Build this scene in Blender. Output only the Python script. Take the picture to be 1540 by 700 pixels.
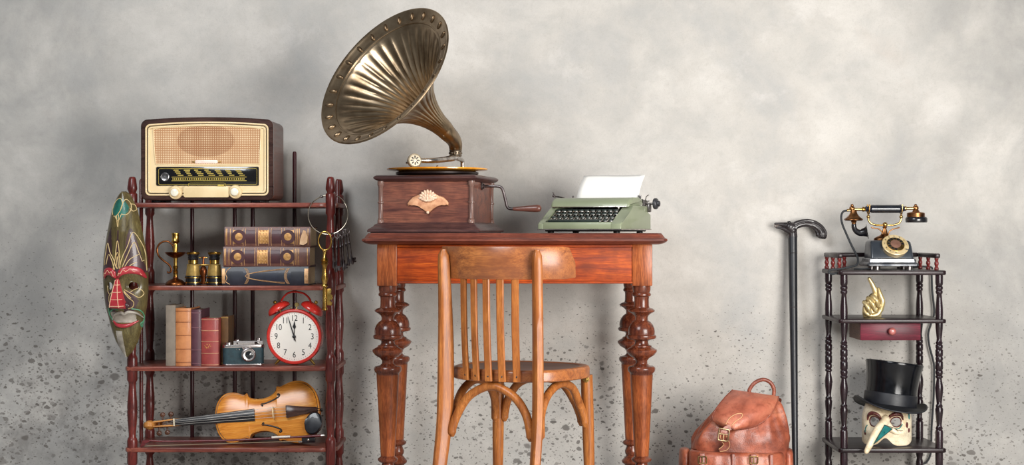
import bpy, bmesh, math, random
from mathutils import Vector, Matrix, Euler

# ------------------------------------------------------------------ scene, camera, light
for o in list(bpy.data.objects):
    bpy.data.objects.remove(o)
S = bpy.context.scene
COL = S.collection
PI = math.pi
R = math.radians
FPX, CAMD, CAMH = 2500.0, 5.3, 0.84

cam_d = bpy.data.cameras.new('camera')
cam = bpy.data.objects.new('camera', cam_d)
COL.objects.link(cam)
cam.location = (0, -CAMD, CAMH)
cam.rotation_euler = (R(90), 0, 0)
cam_d.sensor_width = 36
cam_d.lens = 36 * FPX / 1540
cam_d.clip_end = 60
S.camera = cam

world = bpy.data.worlds.new('world')
S.world = world
world.use_nodes = True
wb = world.node_tree.nodes['Background']
wb.inputs[0].default_value = (0.93, 0.96, 1.0, 1)
wb.inputs[1].default_value = 0.11


def area_light(name, loc, target, size, power, color, sizey=None):
    d = bpy.data.lights.new(name, 'AREA')
    d.energy = power
    d.color = color
    d.shape = 'RECTANGLE' if sizey else 'SQUARE'
    d.size = size
    if sizey:
        d.size_y = sizey
    o = bpy.data.objects.new(name, d)
    COL.objects.link(o)
    o.location = loc
    o.rotation_euler = (Vector(target) - Vector(loc)).to_track_quat('-Z', 'Y').to_euler()
    return o


area_light('key_softbox', (1.95, -2.7, 1.0), (0.40, 0.6, 0.62), 1.5, 104, (1.0, 0.972, 0.93))  # unseen studio key light at the right, no real window
area_light('fill_softbox', (-1.6, -3.1, 3.0), (-0.4, 0.5, 0.55), 1.5, 78, (0.94, 0.97, 1.0))  # added unseen fill high at the left for highlights, no window there

S.view_settings.view_transform = 'Standard'
S.view_settings.look = 'None'
S.view_settings.exposure = 0.54
S.view_settings.gamma = 1.0
S.view_settings.use_curve_mapping = False


def sc(y):
    return FPX / (CAMD + y)


def W(px, py, y):
    """the real point at depth y whose direction was measured from the photograph"""
    k = (CAMD + y) / FPX
    return Vector(((px - 770) * k, y, CAMH - (py - 350) * k))


# ------------------------------------------------------------------ mesh helpers
def V(*a):
    return Vector(a)


def catmull(pts, n=8, closed=False):
    pts = [Vector(p) for p in pts]
    out = []
    m = len(pts)
    rng = range(m) if closed else range(m - 1)
    for i in rng:
        if closed:
            p0, p1, p2, p3 = pts[(i - 1) % m], pts[i], pts[(i + 1) % m], pts[(i + 2) % m]
        else:
            p1, p2 = pts[i], pts[i + 1]
            p0 = pts[i - 1] if i > 0 else p1 * 2 - p2
            p3 = pts[i + 2] if i + 2 < m else p2 * 2 - p1
        for k in range(n):
            t = k / n
            out.append(0.5 * ((2 * p1) + (p2 - p0) * t + (2 * p0 - 5 * p1 + 4 * p2 - p3) * t * t + (3 * p1 - p0 - 3 * p2 + p3) * t ** 3))
    if not closed:
        out.append(pts[-1])
    return out


def interp(tab, x):
    if x <= tab[0][0]:
        return tab[0][1]
    for (a, va), (b, vb) in zip(tab, tab[1:]):
        if x <= b:
            return va + (vb - va) * (x - a) / (b - a)
    return tab[-1][1]


def a_box(bm, c, s, bev=0.0, rot=None, seg=2):
    r = bmesh.ops.create_cube(bm, size=1.0)
    vs = r['verts']
    M = Matrix.Diagonal((s[0], s[1], s[2], 1))
    bmesh.ops.transform(bm, matrix=M, verts=vs)
    if bev > 0:
        es = list({e for v in vs for e in v.link_edges})
        rr = bmesh.ops.bevel(bm, geom=es, offset=bev, segments=seg, affect='EDGES', profile=0.5)
        vs = list({v for f in rr['faces'] for v in f.verts} | {v for v in vs if v.is_valid})
    M = Matrix.Translation(c)
    if rot is not None:
        M = M @ (rot.to_matrix().to_4x4() if isinstance(rot, Euler) else rot)
    bmesh.ops.transform(bm, matrix=M, verts=vs)
    return vs


def a_rings(bm, rings, cap0=True, cap1=True, closed=True, loop=False):
    vr = [[bm.verts.new(p) for p in r] for r in rings]
    n = len(vr[0])
    m = len(vr)
    for i in range(m if loop else m - 1):
        A, B = vr[i], vr[(i + 1) % m]
        for k in range(n if closed else n - 1):
            q = (A[k], A[(k + 1) % n], B[(k + 1) % n], B[k])
            try:
                bm.faces.new(q)
            except ValueError:
                pass
    if not loop and closed:
        if cap0:
            bm.faces.new(vr[0])
        if cap1:
            bm.faces.new(list(reversed(vr[-1])))
    return [v for r in vr for v in r]


def a_lathe(bm, prof, seg=24, M=None, sx=1.0, sy=1.0, cap0=True, cap1=True):
    """prof = [(radius, height)] about z"""
    rings = []
    for r, z in prof:
        r = max(r, 1e-5)
        rings.append([V(r * sx * math.cos(2 * PI * k / seg), r * sy * math.sin(2 * PI * k / seg), z) for k in range(seg)])
    vs = a_rings(bm, rings, cap0, cap1)
    if M is not None:
        bmesh.ops.transform(bm, matrix=M, verts=vs)
    return vs


def a_tube(bm, pts, rad, seg=10, closed=False, sx=1.0, sy=1.0, up=None, cap=True, M=None):
    pts = [Vector(p) for p in pts]
    n = len(pts)
    rads = rad if isinstance(rad, (list, tuple)) else [rad] * n
    tang = []
    for i in range(n):
        if closed:
            t = pts[(i + 1) % n] - pts[(i - 1) % n]
        else:
            t = pts[min(i + 1, n - 1)] - pts[max(i - 1, 0)]
        tang.append(t.normalized() if t.length > 1e-9 else V(0, 0, 1))
    u = up.copy() if up is not None else (V(0, 0, 1) if abs(tang[0].z) < 0.9 else V(1, 0, 0))
    rings = []
    for i in range(n):
        t = tang[i]
        if up is not None:
            u = up.copy()
        u = (u - t * u.dot(t))
        u = u.normalized() if u.length > 1e-9 else t.orthogonal().normalized()
        b = t.cross(u)
        rr = rads[i]
        rings.append([pts[i] + (u * math.cos(2 * PI * k / seg) * sx + b * math.sin(2 * PI * k / seg) * sy) * rr for k in range(seg)])
    vs = a_rings(bm, rings, cap, cap, True, closed)
    if M is not None:
        bmesh.ops.transform(bm, matrix=M, verts=vs)
    return vs


def a_prism(bm, outline, y0, y1, bev=0.0, seg=2, both=False, M=None):
    """outline = [(x, z)], from y0 (front) to y1 (back)"""
    A = [bm.verts.new((p[0], y0, p[1])) for p in outline]
    B = [bm.verts.new((p[0], y1, p[1])) for p in outline]
    n = len(A)
    fa = bm.faces.new(A)
    fb = bm.faces.new(list(reversed(B)))
    for k in range(n):
        bm.faces.new((A[k], B[k], B[(k + 1) % n], A[(k + 1) % n]))
    vs = A + B
    if bev > 0:
        es = list(fa.edges) + (list(fb.edges) if both else [])
        rr = bmesh.ops.bevel(bm, geom=es, offset=bev, segments=seg, affect='EDGES', profile=0.5)
        vs = list({v for f in rr['faces'] for v in f.verts} | {v for v in vs if v.is_valid})
    if M is not None:
        bmesh.ops.transform(bm, matrix=M, verts=vs)
    return vs


def a_slab(bm, outline, z0, z1, bev=0.0, both=True, M=None):
    """outline = [(x, y)], horizontal slab"""
    RM = Matrix(((1, 0, 0, 0), (0, 0, 1, 0), (0, -1, 0, 0), (0, 0, 0, 1)))   # (x,y,z)->(x,z,-y)
    vs = a_prism(bm, outline, -z1, -z0, bev, 2, both)
    bmesh.ops.transform(bm, matrix=RM, verts=vs)
    if M is not None:
        bmesh.ops.transform(bm, matrix=M, verts=vs)
    return vs


def a_sphere(bm, c, r, u=14, v=9, scale=(1, 1, 1), rot=None):
    rr = bmesh.ops.create_uvsphere(bm, u_segments=u, v_segments=v, radius=r)
    M = Matrix.Translation(c)
    if rot is not None:
        M = M @ rot.to_matrix().to_4x4()
    M = M @ Matrix.Diagonal((scale[0], scale[1], scale[2], 1))
    bmesh.ops.transform(bm, matrix=M, verts=rr['verts'])
    return rr['verts']


def a_torus(bm, c, Rr, r, seg=40, sec=8, axis='Z', sx=1, sy=1):
    pts = []
    for k in range(seg):
        a = 2 * PI * k / seg
        p = (Rr * sx * math.cos(a), Rr * sy * math.sin(a))
        if axis == 'Z':
            pts.append(V(p[0], p[1], 0) + Vector(c))
        elif axis == 'Y':
            pts.append(V(p[0], 0, p[1]) + Vector(c))
        else:
            pts.append(V(0, p[0], p[1]) + Vector(c))
    return a_tube(bm, pts, r, sec, closed=True)


def rrect(x0, z0, x1, z1, r, n=6):
    out = []
    for cx, cz, a0 in ((x1 - r, z1 - r, 0), (x0 + r, z1 - r, 90), (x0 + r, z0 + r, 180), (x1 - r, z0 + r, 270)):
        for k in range(n + 1):
            a = R(a0 + 90 * k / n)
            out.append((cx + r * math.cos(a), cz + r * math.sin(a)))
    return out


def YM(c, ang=0):
    """matrix that turns a lathe about z into one that faces -y (the front) at c"""
    return Matrix.Translation(c) @ Matrix.Rotation(R(90), 4, 'X')


def align(p, d):
    """matrix that takes z axis to direction d at p"""
    return Matrix.Translation(p) @ Vector(d).to_track_quat('Z', 'Y').to_matrix().to_4x4()


def link_mesh(name, me, parent=None):
    o = bpy.data.objects.new(name, me)
    COL.objects.link(o)
    if parent is not None:
        o.parent = parent
    return o


def obj(name, bm, mat, parent=None, ang=38, label=None, mods=(), merge=0.0):
    if merge:
        bmesh.ops.remove_doubles(bm, verts=bm.verts, dist=merge)
    bmesh.ops.recalc_face_normals(bm, faces=bm.faces)
    th = R(ang)
    for e in bm.edges:
        if len(e.link_faces) == 2:
            e.smooth = e.calc_face_angle(0) < th
    for f in bm.faces:
        f.smooth = True
    me = bpy.data.meshes.new(name)
    bm.to_mesh(me)
    bm.free()
    me.materials.append(mat)
    o = link_mesh(name, me, parent)
    if label:
        o['label'] = label
    for m in mods:
        md = o.modifiers.new(m[0].lower(), m[0])
        for k, v in m[1].items():
            setattr(md, k, v)
    return o


def tag(o, label, cat, group=None):
    o['label'] = label
    o['category'] = cat
    if group:
        o['group'] = group
    return o


def thing(name, label, cat, loc=(0, 0, 0), rot=(0, 0, 0), group=None):
    o = bpy.data.objects.new(name, None)
    COL.objects.link(o)
    o.location = loc
    o.rotation_euler = rot
    o.empty_display_size = 0.05
    return tag(o, label, cat, group)


def struct(name, bm, m):
    o = obj(name, bm, m)
    o['kind'] = 'structure'
    return o


def copy_part(src, parent, M=None):
    c = src.copy()
    COL.objects.link(c)
    c.parent = parent
    if M is not None:
        c.matrix_local = M
    return c


def B():
    return bmesh.new()


def text_bm(txt, size, depth=0.0006):
    cu = bpy.data.curves.new('t', 'FONT')
    cu.body = txt
    cu.size = size
    cu.align_x = 'CENTER'
    cu.align_y = 'CENTER'
    cu.extrude = depth
    o = bpy.data.objects.new('t', cu)
    COL.objects.link(o)
    dg = bpy.context.evaluated_depsgraph_get()
    me = bpy.data.meshes.new_from_object(o.evaluated_get(dg))
    bm = bmesh.new()
    bm.from_mesh(me)
    bpy.data.objects.remove(o)
    bpy.data.curves.remove(cu)
    bpy.data.meshes.remove(me)
    return bm


# ------------------------------------------------------------------ materials
def lin(h):
    h = h.lstrip('#')
    out = []
    for i in (0, 2, 4):
        c = int(h[i:i + 2], 16) / 255
        out.append(c / 12.92 if c <= 0.04045 else ((c + 0.055) / 1.055) ** 2.4)
    return (out[0], out[1], out[2], 1)


class NT:
    def __init__(self, name):
        self.m = bpy.data.materials.new(name)
        self.m.use_nodes = True
        self.t = self.m.node_tree
        self.b = self.t.nodes['Principled BSDF']

    def n(self, typ, **kw):
        nd = self.t.nodes.new(typ)
        for k, v in kw.items():
            if k.startswith('i_'):
                nd.inputs[k[2:].replace('_', ' ')].default_value = v
            else:
                setattr(nd, k, v)
        return nd

    def l(self, a, b):
        self.t.links.new(a, b)

    def coords(self, scale=(1, 1, 1), rot=(0, 0, 0), kind='Object'):
        tc = self.n('ShaderNodeTexCoord')
        mp = self.n('ShaderNodeMapping')
        mp.inputs['Scale'].default_value = scale
        mp.inputs['Rotation'].default_value = rot
        self.l(tc.outputs[kind], mp.inputs[0])
        return mp.outputs[0]

    def noise(self, co, scale, detail=5, rough=0.55, dist=0.0):
        nd = self.n('ShaderNodeTexNoise')
        nd.inputs['Scale'].default_value = scale
        nd.inputs['Detail'].default_value = detail
        nd.inputs['Roughness'].default_value = rough
        nd.inputs['Distortion'].default_value = dist
        self.l(co, nd.inputs['Vector'])
        return nd.outputs['Fac']

    def ramp(self, fac, stops, interp='LINEAR'):
        r = self.n('ShaderNodeValToRGB')
        r.color_ramp.interpolation = interp
        els = r.color_ramp.elements
        while len(els) < len(stops):
            els.new(0.5)
        for e, (p, c) in zip(els, stops):
            e.position = p
            e.color = c if not isinstance(c, (int, float)) else (c, c, c, 1)
        self.l(fac, r.inputs[0])
        return r.outputs[0]

    def mix(self, fac, a, b, mode='MIX'):
        m = self.n('ShaderNodeMix', data_type='RGBA', blend_type=mode)
        for s, v in ((m.inputs[0], fac), (m.inputs[6], a), (m.inputs[7], b)):
            if hasattr(v, 'is_output'):
                self.l(v, s)
            else:
                s.default_value = v
        return m.outputs[2]

    def math(self, op, a, b=0.0, c=None):
        m = self.n('ShaderNodeMath', operation=op)
        for s, v in zip(m.inputs, (a, b, c)):
            if v is None:
                continue
            if hasattr(v, 'is_output'):
                self.l(v, s)
            else:
                s.default_value = v
        return m.outputs[0]

    def bump(self, h, strength=0.2, dist=0.002):
        b = self.n('ShaderNodeBump')
        b.inputs['Strength'].default_value = strength
        b.inputs['Distance'].default_value = dist
        self.l(h, b.inputs['Height'])
        self.l(b.outputs[0], self.b.inputs['Normal'])

    def set(self, **kw):
        for k, v in kw.items():
            s = self.b.inputs[k.replace('_', ' ')]
            if hasattr(v, 'is_output'):
                self.l(v, s)
            else:
                s.default_value = v


def plain(name, c, rough=0.5, metal=0.0, c2=None, nscale=30, amt=0.5, bump=0.0, coat=0.0, stretch=(1, 1, 1)):
    m = NT(name)
    co = m.coords(stretch)
    f = m.noise(co, nscale, 6, 0.6)
    a = lin(c)
    b = lin(c2) if c2 else tuple(x * 0.72 for x in a[:3]) + (1,)
    m.set(Base_Color=m.ramp(f, [(0.5 - 0.28 * (1.3 - amt), b), (0.5 + 0.2 * (1.3 - amt), a)]), Metallic=metal, Coat_Weight=coat)
    rg = m.math('MULTIPLY_ADD', f, 0.22, rough - 0.11)
    m.set(Roughness=rg)
    if bump:
        m.bump(f, bump, 0.002)
    return m.m


def wood(name, c1, c2, c3=None, axis='X', scale=1.0, rough=0.36, wear=None, coat=0.15, bump=0.08, warm=None, spec=0.35):
    """c1 light grain, c2 dark grain; c3 = dark old varnish patches"""
    m = NT(name)
    st = {'X': (1.6, 26, 26), 'Y': (26, 1.6, 26), 'Z': (26, 26, 1.6)}[axis]
    co = m.coords(tuple(v * scale for v in st))
    g = m.noise(co, 3.0, 7, 0.62, 0.6)
    fine = m.noise(m.coords(tuple(v * scale * 4 for v in st)), 5.0, 3, 0.6)
    col = m.ramp(g, [(0.30, lin(c2)), (0.52, lin(c1)), (0.72, lin(warm or c1))])
    col = m.mix(m.ramp(fine, [(0.40, 0.55), (0.56, 0.0)]), col, lin(c2))
    if c3:
        big = m.noise(m.coords((1, 1, 1)), 9.0, 5, 0.6)
        col = m.mix(m.ramp(big, [(0.42, 0.0), (0.66, 0.75)]), col, lin(c3))
    m.set(Base_Color=col, Roughness=m.math('MULTIPLY_ADD', g, 0.2, rough - 0.1), Coat_Weight=coat * 0.45, Coat_Roughness=0.16, Specular_IOR_Level=spec)
    m.bump(g, bump, 0.0015)
    return m.m


def metal(name, c, c2, rough=0.3, nscale=25, lo=0.38, hi=0.62, bump=0.05):
    m = NT(name)
    co = m.coords()
    f = m.noise(co, nscale, 6, 0.62)
    m.set(Base_Color=m.ramp(f, [(lo, lin(c2)), (hi, lin(c))]), Metallic=1.0, Roughness=m.math('MULTIPLY_ADD', f, -0.25, rough + 0.13))
    if bump:
        m.bump(f, bump, 0.001)
    return m.m


# ------------------------------------------------------------------ the setting
def wall_material():
    m = NT('old_plaster')
    co = m.coords()
    sep = m.n('ShaderNodeSeparateXYZ')
    m.l(co, sep.inputs[0])
    x, z = sep.outputs[0], sep.outputs[2]
    big = m.noise(co, 1.7, 6, 0.62, 0.4)
    mid = m.noise(m.coords((1, 1, 1.3), (0.2, 0.4, 0.1)), 4.2, 7, 0.66, 0.3)
    fine = m.noise(co, 46, 5, 0.7)
    grit = m.noise(co, 240, 3, 0.7)
    col = m.ramp(big, [(0.30, lin('#a9a8a6')), (0.46, lin('#bab6b0')), (0.60, lin('#c6c2bc')), (0.76, lin('#c2b8af'))])
    col = m.mix(m.ramp(mid, [(0.34, 0.42), (0.54, 0.0)]), col, lin('#9e9e9c'))
    col = m.mix(m.ramp(mid, [(0.56, 0.0), (0.74, 0.45)]), col, lin('#dad6d1'))
    col = m.mix(m.ramp(fine, [(0.32, 0.20), (0.5, 0.0)]), col, lin('#a09b95'))
    col = m.mix(m.ramp(grit, [(0.30, 0.20), (0.48, 0.0)]), col, lin('#8d8780'))
    # dark mould-like blotches low on the wall
    low = m.ramp(m.math('MULTIPLY_ADD', z, -1.0, 0.75), [(0.0, 0.0), (0.75, 1.0)])
    blot = m.noise(m.coords((1, 1, 1), (0, 0.3, 0)), 11, 6, 0.7, 0.2)
    lx = m.ramp(m.math('MULTIPLY_ADD', x, -0.5, 0.0), [(0.22, 0.12), (0.48, 1.0)])
    bm_ = m.math('MULTIPLY', m.math('MULTIPLY', m.ramp(blot, [(0.46, 0.0), (0.66, 0.8)]), low), lx)
    col = m.mix(bm_, col, lin('#6c6763'))
    # grey blotchy stains; darkening at the wall ends also paints in light falloff
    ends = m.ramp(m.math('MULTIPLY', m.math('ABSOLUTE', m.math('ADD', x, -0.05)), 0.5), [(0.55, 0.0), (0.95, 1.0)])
    stain_falloff = m.noise(m.coords((1, 1, 0.8), (0.5, 0.1, 0.3)), 2.3, 6, 0.62, 0.5)
    col = m.mix(m.math('MULTIPLY', ends, m.ramp(stain_falloff, [(0.34, 0.15), (0.56, 0.75)])), col, lin('#7b7b7a'))
    # splatter: real spots, denser towards the floor and to the left
    left = m.ramp(m.math('MULTIPLY_ADD', x, -0.5, 0.0), [(0.25, 0.0), (0.75, 1.0)])
    right = m.ramp(m.math('MULTIPLY_ADD', x, 0.5, 0.0), [(0.62, 0.0), (0.85, 1.0)])
    hz = m.math('ADD', m.math('MULTIPLY_ADD', z, -0.86, 0.74), m.math('MULTIPLY_ADD', left, 0.2, m.math('MULTIPLY', right, 0.1)))
    dens = m.ramp(hz, [(0.0, 0.10), (0.22, 0.30), (0.55, 0.80), (0.85, 1.0)])
    clump = m.ramp(m.noise(co, 2.6, 3, 0.5), [(0.36, 0.55), (0.62, 1.0)])
    dens = m.math('MULTIPLY', dens, clump)
    wob = m.n('ShaderNodeTexNoise')
    wob.inputs['Scale'].default_value = 38
    wob.inputs['Detail'].default_value = 2
    m.l(co, wob.inputs['Vector'])
    cw = m.n('ShaderNodeVectorMath', operation='MULTIPLY_ADD')
    m.l(wob.outputs['Color'], cw.inputs[0])
    cw.inputs[1].default_value = (0.020, 0.020, 0.020)
    m.l(co, cw.inputs[2])
    s2 = m.n('ShaderNodeSeparateXYZ')
    m.l(cw.outputs[0], s2.inputs[0])
    cmb = m.n('ShaderNodeCombineXYZ')
    m.l(s2.outputs[0], cmb.inputs[0])
    m.l(s2.outputs[2], cmb.inputs[1])
    rot = m.n('ShaderNodeMapping')
    rot.inputs['Rotation'].default_value = (0, 0, R(-28))
    rot.inputs['Scale'].default_value = (1, 1.5, 1)
    m.l(cmb.outputs[0], rot.inputs[0])
    spots = None
    for scl, rmax, pw, d0 in ((7.0, 0.30, 2.2, 0.28), (18, 0.36, 2.1, 0.08), (38, 0.46, 2.2, 0.0), (85, 0.46, 2.3, 0.0)):
        vo = m.n('ShaderNodeTexVoronoi', voronoi_dimensions='2D')
        vo.inputs['Scale'].default_value = scl
        m.l(rot.outputs[0], vo.inputs['Vector'])
        sc_ = m.n('ShaderNodeSeparateColor')
        m.l(vo.outputs['Color'], sc_.inputs[0])
        rad = m.math('MULTIPLY', m.math('POWER', sc_.outputs[0], pw), m.math('MULTIPLY', m.math('SUBTRACT', dens, d0), rmax))
        d = m.math('SUBTRACT', rad, vo.outputs['Distance'])
        sp = m.math('MULTIPLY', m.ramp(d, [(0.0, 0.0), (0.045, 1.0)]), m.math('MULTIPLY_ADD', sc_.outputs[1], 0.45, 0.45))
        spots = sp if spots is None else m.math('MAXIMUM', spots, sp)
    col = m.mix(spots, col, lin('#5d5854'))
    m.set(Base_Color=col, Roughness=0.86, Specular_IOR_Level=0.25)
    h = m.math('ADD', m.math('MULTIPLY', fine, 0.6), m.math('ADD', m.math('MULTIPLY', grit, 0.25), m.math('MULTIPLY', spots, -0.15)))
    m.bump(h, 0.25, 0.004)
    return m.m


def floor_material():
    m = NT('concrete_floor')
    co = m.coords()
    f = m.noise(co, 3, 7, 0.65)
    g = m.noise(co, 60, 4, 0.7)
    col = m.ramp(f, [(0.35, lin('#a8a49e')), (0.65, lin('#c4bfb8'))])
    col = m.mix(m.ramp(g, [(0.35, 0.4), (0.5, 0.0)]), col, lin('#5e5a56'))
    m.set(Base_Color=col, Roughness=0.75)
    m.bump(g, 0.15, 0.003)
    return m.m


WALL_Y = 0.62
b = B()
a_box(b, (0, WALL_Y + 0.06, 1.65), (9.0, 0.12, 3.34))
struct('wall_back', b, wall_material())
b = B()
a_box(b, (0, -2.5, -0.05), (9.0, 6.36, 0.1))
struct('floor', b, floor_material())

# ------------------------------------------------------------------ shared materials
M_RACK = wood('cherry_turned', '#732c26', '#351310', '#2c1011', axis='Z', rough=0.30, coat=0.4)
M_RACKX = wood('cherry_shelf', '#93503f', '#532420', '#5b2a26', axis='X', rough=0.34, coat=0.25)
M_RACKD = wood('cherry_dark', '#4f1c20', '#280c12', '#220c12', axis='Z', rough=0.32, coat=0.3)
M_TABX = wood('mahogany_x', '#b34c18', '#70240c', '#64260f', axis='X', scale=0.8, rough=0.5, coat=0.0, spec=0.18, warm='#c8601c')
M_TABTOP = wood('mahogany_top', '#7f4332', '#45201a', '#532a22', axis='X', scale=0.8, rough=0.40, coat=0.1)
M_TABZ = wood('mahogany_z', '#a85a2e', '#5d2814', '#54240f', axis='Z', scale=1.0, rough=0.36, coat=0.25, spec=0.25, warm='#b96c3a')
M_TABDK = wood('mahogany_turned', '#84442a', '#3a1812', '#321410', axis='Z', rough=0.26, coat=0.5)
M_CHZ = wood('beech_z', '#b06b31', '#76401b', '#864a22', axis='Z', scale=0.9, rough=0.38, coat=0.2, warm='#c07c40')
M_CHX = wood('beech_x', '#b06c3a', '#75422a', '#7d4a30', axis='X', scale=0.7, rough=0.32, coat=0.35, warm='#c07a42')
M_CHSEAT = wood('beech_seat', '#6d4634', '#472a22', '#4c2e26', axis='X', scale=0.6, rough=0.36, coat=0.25)
M_DARKZ = wood('ebonised_z', '#2a1920', '#100a0e', '#0e080c', axis='Z', rough=0.24, coat=0.6)
M_DARKX = wood('ebonised_x', '#2a1a1e', '#120a0d', '#150c0f', axis='X', rough=0.34, coat=0.25, spec=0.25)
M_BRASS = metal('old_brass', '#d9b564', '#8a6226', 0.28)
M_BRASSP = metal('pale_brass', '#e0c88a', '#a98a4c', 0.30)
M_COPPER = metal('dark_copper', '#a8683c', '#56301e', 0.34)
M_NICKEL = metal('worn_nickel', '#d8d2ca', '#98918c', 0.24)
M_IRON = metal('dark_iron', '#847b7a', '#443e3f', 0.40)
M_BLACK = plain('black_enamel', '#15151a', 0.28, 0.0, '#0b0b0e', 18, 0.5, coat=0.4)
M_STEEL = metal('dull_steel', '#8f8a88', '#5e5957', 0.35)
M_CREAM = plain('cream_plastic', '#e6cfa4', 0.38, 0, '#d6bb8c', 12, 0.5, coat=0.2)


# ------------------------------------------------------------------ cherry whatnot rack (left)
def rack_left():
    yf, yb = 0.28, 0.55
    xl, xr = -1.2746, -0.609
    cx, cy = (xl + xr) / 2, (yf + yb) / 2
    t = thing('whatnot_rack', 'wide cherry wood whatnot rack with turned posts holding a radio and a violin', 'shelf rack', (cx, cy, 0))
    tops = [0.940, 0.6614, 0.391, 0.119]
    th = 0.0155
    X0, X1 = -1.297 - cx, -0.5855 - cx
    F, K = yf - 0.019 - cy, yb + 0.022 - cy
    for i, z in enumerate(tops):
        out = [(X0 + 0.008, F + 0.004), (X0 + 0.028, F), (X1 - 0.062, F), (X1 - 0.040, F + 0.010), (X1 - 0.030, F + 0.022),
               (X1 - 0.006, F + 0.030), (X1, F + 0.042), (X1, K - 0.014), (X1 - 0.012, K), (X0 + 0.012, K), (X0, K - 0.014), (X0, F + 0.016)]
        b = B()
        a_slab(b, out, z - th, z, 0.004)
        obj('shelf', b, M_RACKX, t)
    k = 1 / 448.0
    # heights of a front post, measured in pixels from the eye line, as world z
    def zz(py):
        return CAMH - (py - 350) * k
    prof = [(6.0, 726), (6.8, 718), (5.0, 706), (5.0, 701), (7.6, 698), (7.8, 664), (7.2, 661), (5.2, 657), (5.4, 652), (7.0, 634), (7.7, 619),
            (7.2, 616.5), (7.7, 614), (7.2, 604), (5.6, 586), (5.2, 579), (6.0, 575), (7.8, 572), (7.8, 540), (7.0, 537), (5.1, 533), (5.4, 526),
            (7.0, 506), (7.7, 494), (7.2, 491), (7.7, 488), (7.2, 476), (5.6, 458), (5.2, 449), (6.0, 445), (7.8, 442), (7.8, 413), (7.0, 410),
            (5.1, 406), (5.4, 399), (7.2, 381), (7.8, 370), (7.3, 367.5), (7.6, 365), (6.6, 350), (5.4, 335), (5.0, 325), (7.4, 321), (7.6, 293),
            (7.0, 291.5), (5.2, 290), (7.4, 285), (7.2, 281), (5.6, 270), (4.6, 267), (2.5, 266)]
    me = None
    for x, y, m in ((xl, yf, M_RACK), (xr, yf, M_RACK), (xl, yb, M_RACK), (xr, yb, M_RACK)):
        if me is None:
            b = B()
            a_lathe(b, [(r * k, zz(p)) for r, p in prof], 24)
            o = obj('post', b, m, t, 50)
            me = o.data
        else:
            o = link_mesh('post', me, t)
        o.location = (x - cx, y - cy, 0)
    # thin rods up the back and at the sides
    me = None
    for px in (289, 353, 380, 443):
        X = (px - 770) / sc(yb)
        if me is None:
            b = B()
            a_lathe(b, [(0.0072, 0.10), (0.0072, 1.118), (0.006, 1.124), (0.003, 1.126)], 12)
            o = obj('back_rod', b, M_RACKD, t)
            me = o.data
        else:
            o = link_mesh('back_rod', me, t)
        o.location = (X - cx, yb - cy, 0)
    me = None
    for X in (-1.2748, -0.600):
        if me is None:
            b = B()
            a_lathe(b, [(0.0068, 0.10), (0.0068, 1.018), (0.003, 1.024)], 12)
            o = obj('side_rod', b, M_RACK, t)
            me = o.data
        else:
            o = link_mesh('side_rod', me, t)
        o.location = (X - cx, 0.415 - cy, 0)
    return t


rack_left()


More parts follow.
